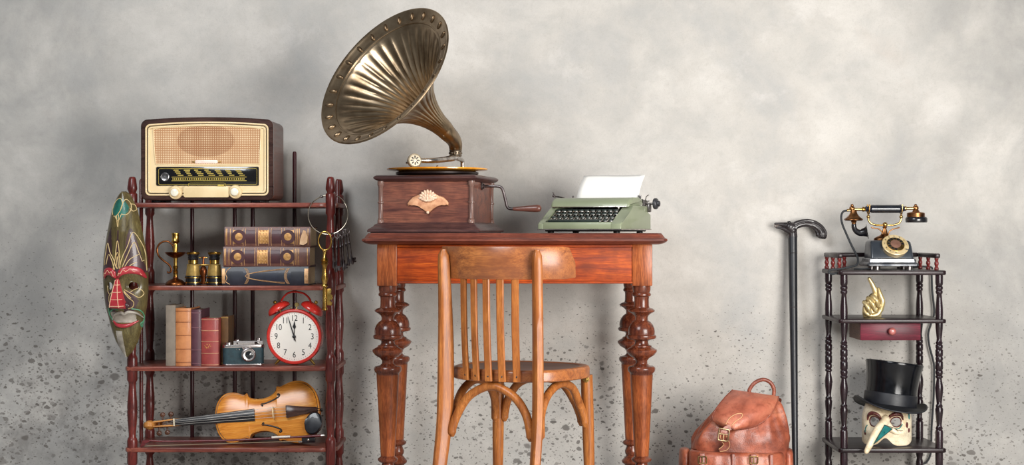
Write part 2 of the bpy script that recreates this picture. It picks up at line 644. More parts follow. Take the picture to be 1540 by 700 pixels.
# ------------------------------------------------------------------ table
def table():
    cx = 0.0085
    hx, yb = 0.4045, 0.43
    t = thing('writing_table', 'carved mahogany writing table on turned baluster legs bearing gramophone and typewriter', 'table', (cx, yb / 2, 0))
    oy = -yb / 2
    # top with moulded edge
    x0, x1, F, K = -0.4815, 0.4815, -0.072 + oy, 0.505 + oy
    b = B()
    rings = []
    for ins, z in ((0.026, 0.802), (0.010, 0.806), (0.0, 0.813), (0.0, 0.819), (0.008, 0.824), (0.012, 0.830), (0.018, 0.8375), (0.022, 0.838)):
        c = 0.012
        X0, X1, Y0, Y1 = x0 + ins, x1 - ins, F + ins, K - ins
        rings.append([V(X0 + c, Y0, z), V(X1 - c, Y0, z), V(X1, Y0 + c, z), V(X1, Y1 - c, z), V(X1 - c, Y1, z), V(X0 + c, Y1, z), V(X0, Y1 - c, z), V(X0, Y0 + c, z)])
    a_rings(b, rings)
    obj('table_top', b, M_TABTOP, t, 30)
    # aprons, each a frame board with a bead
    b = B()
    a_box(b, (0, -0.016 + oy, 0.741), (2 * hx - 0.05, 0.022, 0.124), 0.002)
    o = obj('front_apron', b, M_TABX, t)
    b = B()
    a_box(b, (0, -0.026 + oy, 0.6815), (2 * hx - 0.062, 0.016, 0.007), 0.003)
    a_box(b, (0, -0.0285 + oy, 0.797), (2 * hx - 0.062, 0.012, 0.008), 0.003)
    obj('bead_moulding', b, M_TABX, o)
    b = B()
    a_box(b, (0, yb + 0.016 + oy, 0.741), (2 * hx - 0.05, 0.022, 0.124), 0.002)
    obj('rear_apron', b, M_TABX, t)
    my = wood('mahogany_y', '#9a4520', '#5a2012', '#5a2416', axis='Y', rough=0.32, coat=0.3)
    for s in (-1, 1):
        b = B()
        a_box(b, (s * (hx + 0.016), yb / 2 + oy, 0.741), (0.022, yb - 0.05, 0.124), 0.002)
        obj('side_apron', b, my, t)
    k = 1 / 471.7
    prof = [(6, 746), (9, 743), (11, 737), (10, 730), (12, 727), (16, 724), (16.5, 721), (12, 716), (9, 712), (11, 709), (11.5, 705), (9, 699), (8.5, 697),
            (13, 695), (15, 692.5), (15, 690), (12, 688), (10.5, 686.5), (17, 563), (17.6, 561), (20, 559), (20.8, 556), (20.8, 554), (19, 551.5), (12, 550),
            (8.8, 547), (8.6, 543), (10.5, 540.5), (11.5, 539), (19, 534.5), (20.5, 532.5), (23, 529.5), (23.2, 526.5), (20, 524.5), (15.5, 522), (15, 520), (11, 518.5),
            (10, 516), (10, 513), (14, 511.5), (21, 509.5), (22.4, 507), (22, 505), (19.8, 503.5), (20.2, 499), (19.4, 494), (17.2, 489), (13.5, 484.5), (12, 483.5),
            (9.6, 482), (9.4, 478), (10.5, 475), (14, 472), (19.6, 469), (20, 467), (17, 464.5), (12, 463), (11.2, 460), (11, 450), (11.6, 446.5), (13.8, 445), (14.2, 443), (13.2, 441),
            (12.4, 440), (13.6, 436), (13.6, 428)]
    me = me2 = None
    for x, y in ((-hx, 0), (hx, 0), (-hx, yb), (hx, yb)):
        if me is None:
            b = B()
            a_lathe(b, [(r * k, CAMH - (p - 350) * k) for r, p in prof], 32)
            o = obj('leg', b, M_TABDK, t, 42)
            me = o.data
            b = B()
            a_box(b, (0, 0, 0.7365), (0.064, 0.064, 0.133), 0.003)
            q = obj('leg_block', b, M_TABZ, o)
            b = B()
            tz0, tz1 = CAMH - (686 - 350) * k, CAMH - (564 - 350) * k
            a_lathe(b, [(10.7 * k, tz0), (17.1 * k, tz1)], 28)
            q2 = obj('leg_shaft', b, M_TABZ, o)
            me2, me3 = q.data, q2.data
        else:
            o = link_mesh('leg', me, t)
            link_mesh('leg_block', me2, o)
            link_mesh('leg_shaft', me3, o)
        o.location = (x, y + oy, 0)
    return t


table()


# ------------------------------------------------------------------ chair
def chair():
    t = thing('bentwood_chair', 'honey brown bentwood chair with slatted back pulled up to the table', 'chair', (0.0155, -0.36, 0), (0, 0, R(-27)))
    cR, cC = 0.2304, 0.0304

    def arc(x, off=0.0):
        return cC - math.sqrt((cR + off) ** 2 - x * x)
    # rear legs run up into the back stiles
    for s in (-1, 1):
        pts = catmull([(s * 0.157, -0.235, 0.0), (s * 0.154, -0.196, 0.16), (s * 0.151, -0.171, 0.30), (s * 0.150, -0.166, 0.44), (s * 0.150, -0.168, 0.60), (s * 0.152, -0.176, 0.775), (s * 0.152, -0.1765, 0.785)], 5)
        b = B()
        n = len(pts)
        rings = []
        for i, p in enumerate(pts):
            # deep across the curve of the back, thin along it
            w = interp([(0, 0.0130), (0.3, 0.0135), (0.44, 0.0135), (0.77, 0.0135), (0.781, 0.0115), (0.785, 0.007)], p.z)
            d = interp([(0, 0.0165), (0.2, 0.0205), (0.36, 0.0235), (0.5, 0.0225), (0.7, 0.0175), (0.77, 0.0160), (0.781, 0.0135), (0.785, 0.008)], p.z)
            tg, rd = V(0.759, s * 0.651, 0), V(-s * 0.651, 0.759, 0)
            rings.append([p + tg * (x * w) + rd * (y * d) for x, y in ((-1, -0.45), (-0.9, -0.8), (-0.55, -1), (0.55, -1), (0.9, -0.8), (1, -0.45), (1, 0.45), (0.9, 0.8), (0.55, 1), (-0.55, 1), (-0.9, 0.8), (-1, 0.45))])
        a_rings(b, rings)
        o = obj('rear_leg', b, M_CHZ, t, 40)
        b = B()
        a_lathe(b, [(0.0045, 0), (0.0045, 0.0012), (0.003, 0.002)], 12, align(V(s * 0.152 + s * 0.651 * 0.0125, -0.1757 - 0.759 * 0.0125, 0.755), (s * 0.651, -0.759, 0)))
        obj('screw', b, M_IRON, o)
    # curved top rail, a bent board
    b = B()
    rings = []
    N = 28
    for i in range(N + 1):
        u = -1 + 2 * i / N
        a = u * R(68)
        endf = max(0, (abs(u) - 0.86) / 0.14)
        zt = 0.8 - 0.010 * endf ** 2 - 0.001 * u * u
        zb = 0.706 + (0.004 if u > 0 else 0.004) * endf
        zt -= 0.055 * max(0, (abs(u) - 0.965) / 0.035) ** 2 * 0.6
        ro, ri = cR + 0.0055, cR - 0.0055
        def pt(rr, z, lean=0.0):
            return V(rr * math.sin(a), cC - rr * math.cos(a) - (z - 0.70) * 0.06, z)
        rings.append([pt(ro - 0.002, zb), pt(ro, zb + 0.003), pt(ro, zt - 0.003), pt(ro - 0.002, zt), pt(ri + 0.002, zt), pt(ri, zt - 0.003), pt(ri, zb + 0.003), pt(ri + 0.002, zb)])
    a_rings(b, rings)
    obj('top_rail', b, M_CHX, t, 40)
    # seat: rim and dished panel
    def seat_out(off):
        pts = []
        for k in range(64):
            a = 2 * PI * k / 64
            c, s = math.cos(a), math.sin(a)
            rx = (0.196 + 0.018 * s)
            ry = 0.192 if s > 0 else 0.176
            e = 2.5
            r = (abs(c / rx) ** e + abs(s / ry) ** e) ** (-1 / e)
            pts.append(((r + off) * c, (r + off) * s + 0.008))
        return pts
    b = B()
    rings = []
    for off, z in ((-0.03, 0.409), (-0.004, 0.409), (0.0, 0.412), (0.0, 0.436), (-0.003, 0.442), (-0.008, 0.444), (-0.030, 0.4425), (-0.032, 0.4405)):
        rings.append([V(x, y, z) for x, y in seat_out(off)])
    a_rings(b, rings, False, False)
    obj('seat_rim', b, M_CHX, t, 45)
    b = B()
    rings = []
    for off, z in ((-0.0285, 0.432), (-0.0285, 0.4420), (-0.06, 0.4405), (-0.11, 0.438), (-0.16, 0.437)):
        rings.append([V(x, y, z) for x, y in seat_out(off)])
    a_rings(b, rings)
    obj('seat', b, M_CHSEAT, t, 45)
    # five slats
    for i, x in enumerate((-0.082, -0.0425, 0.0, 0.0425, 0.085)):
        b = B()
        ytop = arc(x, -0.003) - 0.001
        ybot = -0.1815 + 0.045 * (x / 0.15) ** 2
        p0 = V(x * 0.98, ybot, 0.412)
        p1 = V(x, ytop, 0.712)
        mid = (p0 + p1) / 2 + V(0, -0.004, 0)
        pts = catmull([p0, mid, p1], 6)
        tw = math.atan2(x, cR) * 0.9
        ux, uy = V(math.cos(tw), math.sin(tw), 0), V(-math.sin(tw), math.cos(tw), 0)
        rings = []
        for p in pts:
            w = 0.0108
            rings.append([p + ux * (w * q[0]) + uy * (0.0048 * q[1]) for q in ((-1, -0.5), (-0.8, -1), (0.8, -1), (1, -0.5), (1, 0.5), (0.8, 1), (-0.8, 1), (-1, 0.5))])
        a_rings(b, rings)
        o = obj('slat', b, M_CHZ, t, 40)
        b = B()
        a_lathe(b, [(0.0042, 0), (0.0042, 0.0012), (0.0028, 0.002)], 12, Matrix.Translation(p0 + V(0, -0.0042, 0.015)) @ Matrix.Rotation(R(90), 4, 'X'))
        obj('screw', b, M_IRON, o)
    # front legs
    for s in (-1, 1):
        b = B()
        p0, p1 = V(s * 0.158, 0.178, 0.0), V(s * 0.150, 0.168, 0.41)
        pts = [p0.lerp(p1, i / 8) for i in range(9)]
        a_tube(b, pts, [0.0135, 0.0145, 0.0158, 0.0168, 0.0175, 0.018, 0.0183, 0.0183, 0.018], 20)
        o = obj('front_leg', b, M_CHZ, t, 50)
        b = B()
        if s > 0:
            a_lathe(b, [(0.010, 0), (0.010, 0.002), (0.006, 0.003), (0.006, 0.0015), (0.0045, 0.0015), (0.0045, 0.005), (0.002, 0.006)], 18,
                    align(p1 + V(0.006, -0.0165, -0.012), (0.3, -1, 0)))
            obj('bolt', b, M_BRASSP, o)
    # four bent arches under the seat
    legs = {'rl': V(-0.152, -0.172, 0.27), 'rr': V(0.152, -0.172, 0.27), 'fl': V(-0.155, 0.174, 0.28), 'fr': V(0.155, 0.174, 0.28)}
    for a_, b_, inw in (('rl', 'rr', V(0, 1, 0)), ('rr', 'fr', V(-1, 0, 0)), ('rl', 'fl', V(1, 0, 0)), ('fl', 'fr', V(0, -1, 0))):
        A, C = legs[a_].copy(), legs[b_].copy()
        d = (C - A).normalized()
        A = A + d * 0.0255
        C = C - d * 0.0255
        span = (C - A).length
        cps = [A + V(0, 0, -0.026), A + V(0, 0, 0.0), A + d * span * 0.075 + V(0, 0, 0.052), A + d * span * 0.23 + V(0, 0, 0.100), A.lerp(C, 0.5) + V(0, 0, 0.1245),
               C - d * span * 0.23 + V(0, 0, 0.100), C - d * span * 0.075 + V(0, 0, 0.052), C + V(0, 0, 0.0), C + V(0, 0, -0.026)]
        cps[4].z = 0.3965
        cps = [p + inw * 0.012 * (1 if 1 < i < 7 else 0.3) for i, p in enumerate(cps)]
        pts = catmull(cps, 6)
        n = len(pts)
        b = B()
        a_tube(b, pts, [0.0125 * min(1, 0.35 + 0.22 * min(i, n - 1 - i)) for i in range(n)], 14)
        obj('arch_brace', b, M_CHZ, t, 50)
    return t


chair()


# ------------------------------------------------------------------ dark stand (right)
def rack_right():
    yf, yb = 0.28, 0.55
    xl, xr = 1.114, 1.434
    cx, cy = (xl + xr) / 2, (yf + yb) / 2
    t = thing('plant_stand', 'narrow dark ebonised stand with turned posts under the telephone', 'stand', (cx, cy, 0))
    X0, X1, F, K = 1.093 - cx, 1.4545 - cx, yf - 0.022 - cy, yb + 0.024 - cy
    for z, th in ((0.7128, 0.0155), (0.5498, 0.014), (0.1167, 0.0150)):
        b = B()
        a_slab(b, rrect(X0, F, X1, K, 0.014, 4), z - th, z, 0.004)
        obj('shelf', b, M_DARKX, t)
    k = 1 / 448.0
    # (radius px, z) from the photographed front post
    pr = [(4.5, 726), (5.5, 722), (5.5, 712), (4, 706), (5.4, 700), (5.6, 690), (5.6, 650), (5.2, 648), (4.4, 646.5), (5.4, 644.5), (4.2, 642.5), (3.6, 640), (4.4, 632), (5.4, 622),
          (5.7, 616), (4.6, 613), (5.2, 611), (3.6, 608), (4.2, 602), (5.4, 592), (5.8, 584), (5.2, 579), (4.0, 573), (3.6, 570), (5.4, 568), (5.4, 566.5), (4.2, 565), (5.3, 562), (5.3, 558.5), (4.4, 557), (5.5, 555),
          (5.5, 545), (4.6, 543.5), (5.6, 540), (4.6, 536.5), (5.5, 535), (5.5, 527), (4.4, 525.5), (5.3, 523), (5.3, 520), (4.2, 518.5), (5.2, 516), (4.0, 514), (3.6, 510), (4.4, 502), (5.2, 494), (5.4, 487), (5.4, 478), (5.6, 470), (5.3, 462), (4.2, 450), (3.6, 443), (5.0, 441), (5.2, 438.5),
          (4.2, 437), (5.4, 434.5), (5.4, 432), (4.2, 430.5), (5.3, 428), (5.5, 426), (5.5, 412)]
    me = None
    for x, y in ((xl, yf), (xr, yf), (xl, yb), (xr, yb)):
        if me is None:
            b = B()
            a_lathe(b, [(r * k * 1.04, CAMH - (p - 350) * k) for r, p in pr], 20)
            o = obj('post', b, M_DARKZ, t, 45)
            me = o.data
        else:
            o = link_mesh('post', me, t)
        o.location = (x - cx, y - cy, 0)
    # gallery on three sides: turned balusters and rails
    zt = 0.7128
    mb = wood('red_baluster', '#7d2a26', '#3a1114', '#2d0d10', axis='Z', rough=0.25, coat=0.5)
    bal = [(0.0070, 0), (0.0078, 0.003), (0.0074, 0.008), (0.0050, 0.011), (0.0056, 0.015), (0.0078, 0.020), (0.0072, 0.026), (0.0048, 0.031), (0.0062, 0.034), (0.0070, 0.037), (0.0072, 0.041)]
    gx0, gx1, gy0, gy1 = X0 + 0.016, X1 - 0.016, F + 0.075, K - 0.016
    spots = [(gx0, gy0), (gx0, (gy0 + gy1) / 2), (gx0, gy1), (gx0 + 0.062, gy1), (gx1, gy0), (gx1, (gy0 + gy1) / 2), (gx1, gy1), (gx1 - 0.062, gy1), (0, gy1)]
    me = None
    for x, y in spots:
        if me is None:
            b = B()
            a_lathe(b, bal, 16)
            o = obj('baluster', b, mb, t, 45)
            me = o.data
        else:
            o = link_mesh('baluster', me, t)
        o.location = (x, y, zt)
    zr = zt + 0.0485
    for x in (gx0, gx1):
        b = B()
        a_box(b, (x, (gy0 + gy1) / 2 - 0.004, zr), (0.017, gy1 - gy0 + 0.028, 0.0155), 0.004)
        obj('gallery_rail', b, M_DARKX, t)
    b = B()
    a_box(b, ((gx0 + gx1) / 2, gy1, zr), (gx1 - gx0 - 0.018, 0.017, 0.0155), 0.004)
    obj('gallery_rail', b, M_DARKX, t)
    # little drawer hung under the middle shelf
    md = wood('red_drawer', '#6a1f30', '#40101c', '#380e18', axis='X', rough=0.40, coat=0.1, spec=0.2)
    mp = wood('pale_drawer', '#7d5a48', '#4d342b', '#57392f', axis='Y', rough=0.5, coat=0.0)
    dx0, dx1 = 1.170 - cx, 1.372 - cx
    dz0, dz1 = 0.4775, 0.5352
    dF = yf + 0.005 - cy
    b = B()
    w = 0.008
    a_box(b, (dx0 + w / 2, dF + 0.095, (dz0 + dz1) / 2), (w, 0.17, dz1 - dz0 - 0.001))
    a_box(b, (dx1 - w / 2, dF + 0.095, (dz0 + dz1) / 2), (w, 0.17, dz1 - dz0 - 0.001))
    a_box(b, ((dx0 + dx1) / 2, dF + 0.176, (dz0 + dz1) / 2), (dx1 - dx0 - 2 * w, w, dz1 - dz0 - 0.001))
    a_box(b, ((dx0 + dx1) / 2, dF + 0.09, dz0 + 0.004), (dx1 - dx0 - 2 * w, 0.16, 0.006))
    d = obj('drawer', b, mp, t)
    b = B()
    a_box(b, ((dx0 + dx1) / 2, dF + 0.003, (dz0 + dz1) / 2), (dx1 - dx0, 0.014, dz1 - dz0), 0.0015)
    obj('drawer_front', b, md, d)
    b = B()
    a_lathe(b, [(0.006, 0), (0.0055, 0.006), (0.009, 0.010), (0.0128, 0.015), (0.0128, 0.019), (0.009, 0.024), (0.004, 0.0255)], 20, YM(((dx0 + dx1) / 2 + 0.002, dF - 0.003, (dz0 + dz1) / 2 + 0.002)))
    obj('knob', b, plain('knob_wood', '#a8625c', 0.3, 0, '#74302f', 40, coat=0.3), d, 60)
    return t


rack_right()


# ------------------------------------------------------------------ gramophone
def square_rings(prof, c=0.004):
    rings = []
    for h, z in prof:
        k = min(c, h * 0.3)
        rings.append([V(-h + k, -h, z), V(h - k, -h, z), V(h, -h + k, z), V(h, h - k, z), V(h - k, h, z), V(-h + k, h, z), V(-h, h - k, z), V(-h, -h + k, z)])
    return rings


def gramophone():
    root = V(-0.247, 0.19, 0.838)
    th = R(-11.5)
    t = thing('gramophone', 'horn gramophone with fluted bronze horn and square dark wooden case on the table', 'gramophone', root, (0, 0, th))
    inv = Matrix.Rotation(-th, 3, 'Z')

    def G(px, py, y):
        return inv @ (W(px, py, y) - root)

    def D(v):
        return inv @ Vector(v)
    mw = wood('walnut_case', '#8a5340', '#331d1c', '#522f2a', axis='X', scale=0.55, rough=0.34, coat=0.3, warm='#7c4e3c')
    mwd = wood('walnut_mould', '#5c3d38', '#2e1d1f', '#3a2628', axis='X', scale=0.9, rough=0.36, coat=0.3)
    mwz = wood('walnut_column', '#84655a', '#4e3732', '#5c423c', axis='Z', rough=0.32, coat=0.4)
    b = B()
    a_rings(b, square_rings([(0.178, 0.0), (0.178, 0.004), (0.186, 0.004), (0.187, 0.008), (0.185, 0.012), (0.179, 0.017), (0.172, 0.021), (0.168, 0.027), (0.163, 0.030), (0.158, 0.034)]))
    obj('base_moulding', b, mwd, t, 30)
    b = B()
    a_rings(b, square_rings([(0.150, 0.031), (0.150, 0.170)], 0.002))
    obj('case', b, mw, t, 30)
    b = B()
    a_rings(b, square_rings([(0.154, 0.166), (0.158, 0.169), (0.164, 0.171), (0.170, 0.176), (0.171, 0.180), (0.168, 0.184), (0.163, 0.187)]))
    obj('lid', b, mwd, t, 30)
    cp = [(0.011, 0.032), (0.011, 0.042), (0.0085, 0.045), (0.0095, 0.047), (0.0078, 0.050), (0.0078, 0.095), (0.0105, 0.097), (0.0105, 0.101), (0.0078, 0.103), (0.0078, 0.148), (0.0095, 0.150), (0.0085, 0.152), (0.011, 0.155), (0.011, 0.168)]
    me = None
    for sx in (-1, 1):
        for sy in (-1, 1):
            if me is None:
                b = B()
                a_lathe(b, cp, 18)
                o = obj('column', b, mwz, t, 40)
                me = o.data
            else:
                o = link_mesh('column', me, t)
            o.location = (sx * 0.150, sy * 0.150, 0)
    # carved lotus ornament
    mo = plain('pale_copper_carving', '#dba67e', 0.45, 0.25, '#b57a58', 60, 0.5, 0.1)
    mo2 = plain('pale_lotus', '#eccfb4', 0.45, 0.2, '#cfa285', 60, 0.5)
    tr = [(368, 440), (364, 420), (380, 398), (405, 378), (432, 362), (452, 366), (476, 340), (515, 318), (556, 340), (590, 366), (612, 366), (640, 378), (660, 398), (676, 418), (672, 438), (648, 429), (622, 428),
          (596, 440), (566, 458), (538, 482), (519, 492), (500, 482), (472, 458), (444, 440), (418, 428), (392, 429)]
    kx = 1 / 5 / 468 * 1.02
    b = B()
    a_prism(b, [(0.008 + (x - 520) * kx, 0.105 - (y - 400) * kx) for x, y in reversed(tr)], -0.157, -0.1495, 0.003)
    o = obj('ornament', b, mo, t, 50)
    for ring, (n, r0, w, l, zz, yy) in enumerate(((9, 0.013, 0.0052, 0.011, 0.109, -0.1585), (7, 0.006, 0.005, 0.010, 0.106, -0.161), (3, 0.0, 0.0045, 0.009, 0.104, -0.163))):
        for i in range(n):
            a = R(-82 + 164 * i / max(1, n - 1))
            c = V(0.008 + math.sin(a) * (r0 + l * 0.7), yy, zz + math.cos(a) * (r0 + l * 0.7))
            b = B()
            a_sphere(b, c, 1, 10, 6, (w, 0.003, l), Euler((0, a, 0)))
            obj('petal', b, mo2, o, 80)
    b = B()
    a_sphere(b, (0.008, -0.157, 0.0665), 0.005, 10, 7)
    obj('ornament_drop', b, mo2, o, 80)
    # turntable, tone arm, sound box
    mt = plain('dark_platter', '#2a1c1a', 0.4, 0.3, '#15100f', 20)
    b = B()
    a_lathe(b, [(0.03, 0.1865), (0.03, 0.190), (0.128, 0.191), (0.136, 0.194), (0.137, 0.200), (0.125, 0.2042)], 64)
    obj('turntable', b, mt, t)
    b = B()
    a_lathe(b, [(0.0035, 0.205), (0.0035, 0.222), (0.002, 0.224)], 12)
    obj('spindle', b, M_NICKEL, t)
    sb = G(624, 241.5, 0.12)
    nrm = D((0.34, -0.93, 0.10)).normalized()
    Ms = align(sb, nrm)
    b = B()
    a_lathe(b, [(0.0205, -0.013), (0.0232, -0.011), (0.0235, -0.002), (0.0225, 0.001), (0.0215, 0.0005), (0.020, -0.0005), (0.019, 0.0015), (0.0, 0.003)], 40, Ms)
    mn = plain('ivory_nickel', '#cfc4ae', 0.45, 0.5, '#a1967f', 40)
    o = obj('sound_box', b, mn, t)
    for i in range(8):
        a = 2 * PI * i / 8
        b = B()
        a_sphere(b, (0, 0, 0), 1, 8, 6, (0.0055, 0.0021, 0.0008))
        bmesh.ops.transform(b, matrix=Ms @ Matrix.Rotation(a, 4, 'Z') @ Matrix.Translation((0.0105, 0, 0.0026)), verts=b.verts)
        obj('sound_hole', b, M_BLACK, o)
    b = B()
    a_tube(b, [sb - nrm * 0.010 + V(-0.006, 0, -0.004), sb - nrm * 0.012 + V(-0.026, 0, -0.006)], [0.0055, 0.003], 10)
    obj('needle_clamp', b, M_STEEL, o)
    pts = catmull([sb - nrm * 0.012 + V(0.012, 0.004, 0.002), G(650, 241.5, 0.15), G(672, 239.5, 0.21), G(683, 237, 0.255), G(685.5, 231, 0.27), G(685.5, 225, 0.27)], 6)
    n = len(pts)
    b = B()
    a_tube(b, pts, [0.0082 + 0.0045 * i / (n - 1) for i in range(n)], 18)
    obj('tone_arm', b, M_NICKEL, t, 60)
    c0 = G(685.5, 238, 0.27)
    b = B()
    pts = catmull([c0, V(c0.x, c0.y + 0.03, c0.z - 0.001), V(c0.x, 0.176, c0.z - 0.004), V(c0.x, 0.188, c0.z - 0.018), V(c0.x, 0.188, 0.16), V(c0.x, 0.186, 0.10)], 6)
    a_tube(b, pts, 0.0075, 14)
    a_box(b, (c0.x, 0.1655, 0.115), (0.05, 0.032, 0.045), 0.004)
    obj('arm_bracket', b, M_NICKEL, t, 50)
    cb = G(685, 236, 0.27)
    b = B()
    a_lathe(b, [(0.016, 0), (0.0205, 0.001), (0.0215, 0.004), (0.020, 0.007), (0.0205, 0.012), (0.020, 0.017), (0.0215, 0.020), (0.0205, 0.0235), (0.017, 0.0245)], 32, Matrix.Translation(cb))
    for i in range(16):
        a = 2 * PI * i / 16
        a_sphere(b, cb + V(0.0202 * math.cos(a), 0.0202 * math.sin(a), 0.012), 0.0034, 8, 5)
    obj('horn_collar', b, metal('collar_pewter', '#8e8272', '#4a4038', 0.4), t)
    # horn
    mh = metal('horn_bronze', '#b5a084', '#6b5741', 0.32, 9, 0.34, 0.66, 0.03)
    C = G(576.5, 112.5, 0.0)
    nax = D((-0.599, -0.609, 0.52)).normalized()
    e1 = nax.cross(V(0, 0, 1)).normalized()
    e2 = e1.cross(nax).normalized()
    NF = 30
    SEG = NF * 8
    prof = [(0.0045, 0.2590, 0), (0.0015, 0.2618, 0), (-0.001, 0.2605, 0), (-0.0005, 0.2575, 0), (0.0035, 0.2520, 0), (0.0078, 0.2430, 0), (0.0125, 0.2320, 0), (0.0165, 0.2230, 0), (0.0165, 0.2200, 0),
            (0.0190, 0.2175, 0), (0.0220, 0.2150, 0), (0.0222, 0.2120, 0.0006), (0.0255, 0.2070, 0.0044), (0.034, 0.1970, 0.0068), (0.048, 0.1800, 0.0080), (0.066, 0.1600, 0.0084), (0.085, 0.1400, 0.0080),
            (0.105, 0.1200, 0.0074), (0.126, 0.1010, 0.0066), (0.148, 0.0840, 0.0056), (0.172, 0.0690, 0.0046), (0.198, 0.0560, 0.0036), (0.224, 0.0460, 0.0026), (0.250, 0.0385, 0.0016), (0.275, 0.0335, 0.0006)]
    rings = []
    for d, r, am in prof:
        ring = []
        for k in range(SEG):
            a = 2 * PI * k / SEG
            f = abs(math.sin(a * NF / 2))
            rr = r + am * 0.8 * (f ** 0.8 - 0.5)
            dd = d + (0.0035 * (1 - f) if am == 0.0044 else 0)
            ring.append(C - nax * dd + (e1 * math.cos(a) + e2 * math.sin(a)) * rr)
        rings.append(ring)
    # neck: straight on, then turning down into the collar
    path = [C - nax * 0.275, C - nax * 0.305, C - nax * 0.328 + D((0, 0, -0.003)), G(680.5, 208, 0.240), G(684.5, 216, 0.262), G(685.2, 224, 0.27), G(685.2, 229, 0.27)]
    pp = catmull(path, 5)
    u = e1.copy()
    for i, p in enumerate(pp[1:], 1):
        tg = (pp[min(i + 1, len(pp) - 1)] - pp[i - 1]).normalized()
        u = (u - tg * u.dot(tg)).normalized()
        # same turning sense as the horn rings
        w = u.cross(-tg) * -1.0
        w = tg.cross(u)
        if w.dot(e2) < 0:
            w = -w
        rr = interp([(0, 0.0335), (0.3, 0.0285), (0.6, 0.0235), (1, 0.0190)], i / (len(pp) - 1))
        rings.append([p + (u * math.cos(2 * PI * k / SEG) + w * math.sin(2 * PI * k / SEG)) * rr for k in range(SEG)])
    b = B()
    a_rings(b, rings, False, False)
    horn = obj('horn', b, mh, t, 60, mods=[('SOLIDIFY', dict(thickness=0.0014, offset=0))])
    b = B()
    a_tube(b, [C - nax * 0.002 + (e1 * math.cos(2 * PI * k / 120) + e2 * math.sin(2 * PI * k / 120)) * 0.2615 for k in range(120)], 0.0028, 10, closed=True)
    obj('horn_rim', b, mh, horn)
    b = B()
    a_tube(b, [C - nax * 0.0185 + (e1 * math.cos(2 * PI * k / 120) + e2 * math.sin(2 * PI * k / 120)) * 0.2185 for k in range(120)], 0.0034, 8, closed=True)
    obj('inner_bead', b, mh, horn)
    mb_ = metal('boss_bronze', '#a89276', '#6b5640', 0.38)
    me = None
    NB = 26
    for i in range(NB):
        a = 2 * PI * (i + 0.3) / NB
        rd = e1 * math.cos(a) + e2 * math.sin(a)
        slope = (rd * 0.026 + nax * 0.0115).normalized()
        nn = (nax - slope * nax.dot(slope)).normalized()
        tg = slope.cross(nn)
        M = Matrix((slope, tg, nn)).transposed().to_4x4()
        M.translation = C - nax * 0.0095 + rd * 0.2385
        if me is None:
            b = B()
            a_sphere(b, (0, 0, 0), 1, 14, 9, (0.0145, 0.0076, 0.0068))
            o = obj('rim_boss', b, mb_, horn, 80)
            me = o.data
        else:
            o = link_mesh('rim_boss', me, horn)
        o.matrix_local = M
    # crank
    b = B()
    a_lathe(b, [(0.013, 0), (0.013, 0.003), (0.008, 0.006), (0.008, 0.010)], 18, align((0.150, 0.0, 0.154), (1, 0, 0)))
    pts = catmull([(0.150, 0, 0.154), (0.196, 0, 0.154), (0.214, 0, 0.151), (0.222, 0, 0.140), (0.231, 0, 0.105), (0.236, 0, 0.087), (0.244, 0, 0.080), (0.262, 0, 0.079)], 6)
    a_tube(b, pts, 0.0048, 10)
    o = obj('crank', b, M_IRON, t, 50)
    b = B()
    a_lathe(b, [(0.0055, 0), (0.0062, 0.002), (0.0072, 0.012), (0.0100, 0.045), (0.0122, 0.072), (0.0124, 0.082), (0.0105, 0.090), (0.005, 0.0935)], 24, align((0.256, 0, 0.0793), (1, 0, 0.02)))
    obj('crank_handle', b, wood('handle_wood', '#6a4238', '#40261f', None, axis='X', rough=0.3, coat=0.4), o, 60)
    # the record
    m = NT('amber_shellac')
    m.set(Base_Color=lin('#d98a17'), Roughness=0.22, Coat_Weight=0.4, Subsurface_Weight=0.0)
    co = m.coords()
    f = m.noise(co, 18, 4)
    m.set(Base_Color=m.ramp(f, [(0.35, lin('#c8760e')), (0.65, lin('#eba52c'))]))
    b = B()
    a_lathe(b, [(0.0045, 0.0), (0.128, 0.0), (0.1655, 0.0034), (0.1668, 0.0042), (0.1668, 0.0080), (0.1655, 0.0088), (0.130, 0.0050), (0.055, 0.0050), (0.05, 0.0056), (0.0045, 0.0056)], 96)
    rec = obj('record', b, m.m, None, 30)
    rec.location = root + V(0, 0, 0.2045)
    tag(rec, 'amber orange gramophone record lying on the turntable', 'record')


gramophone()


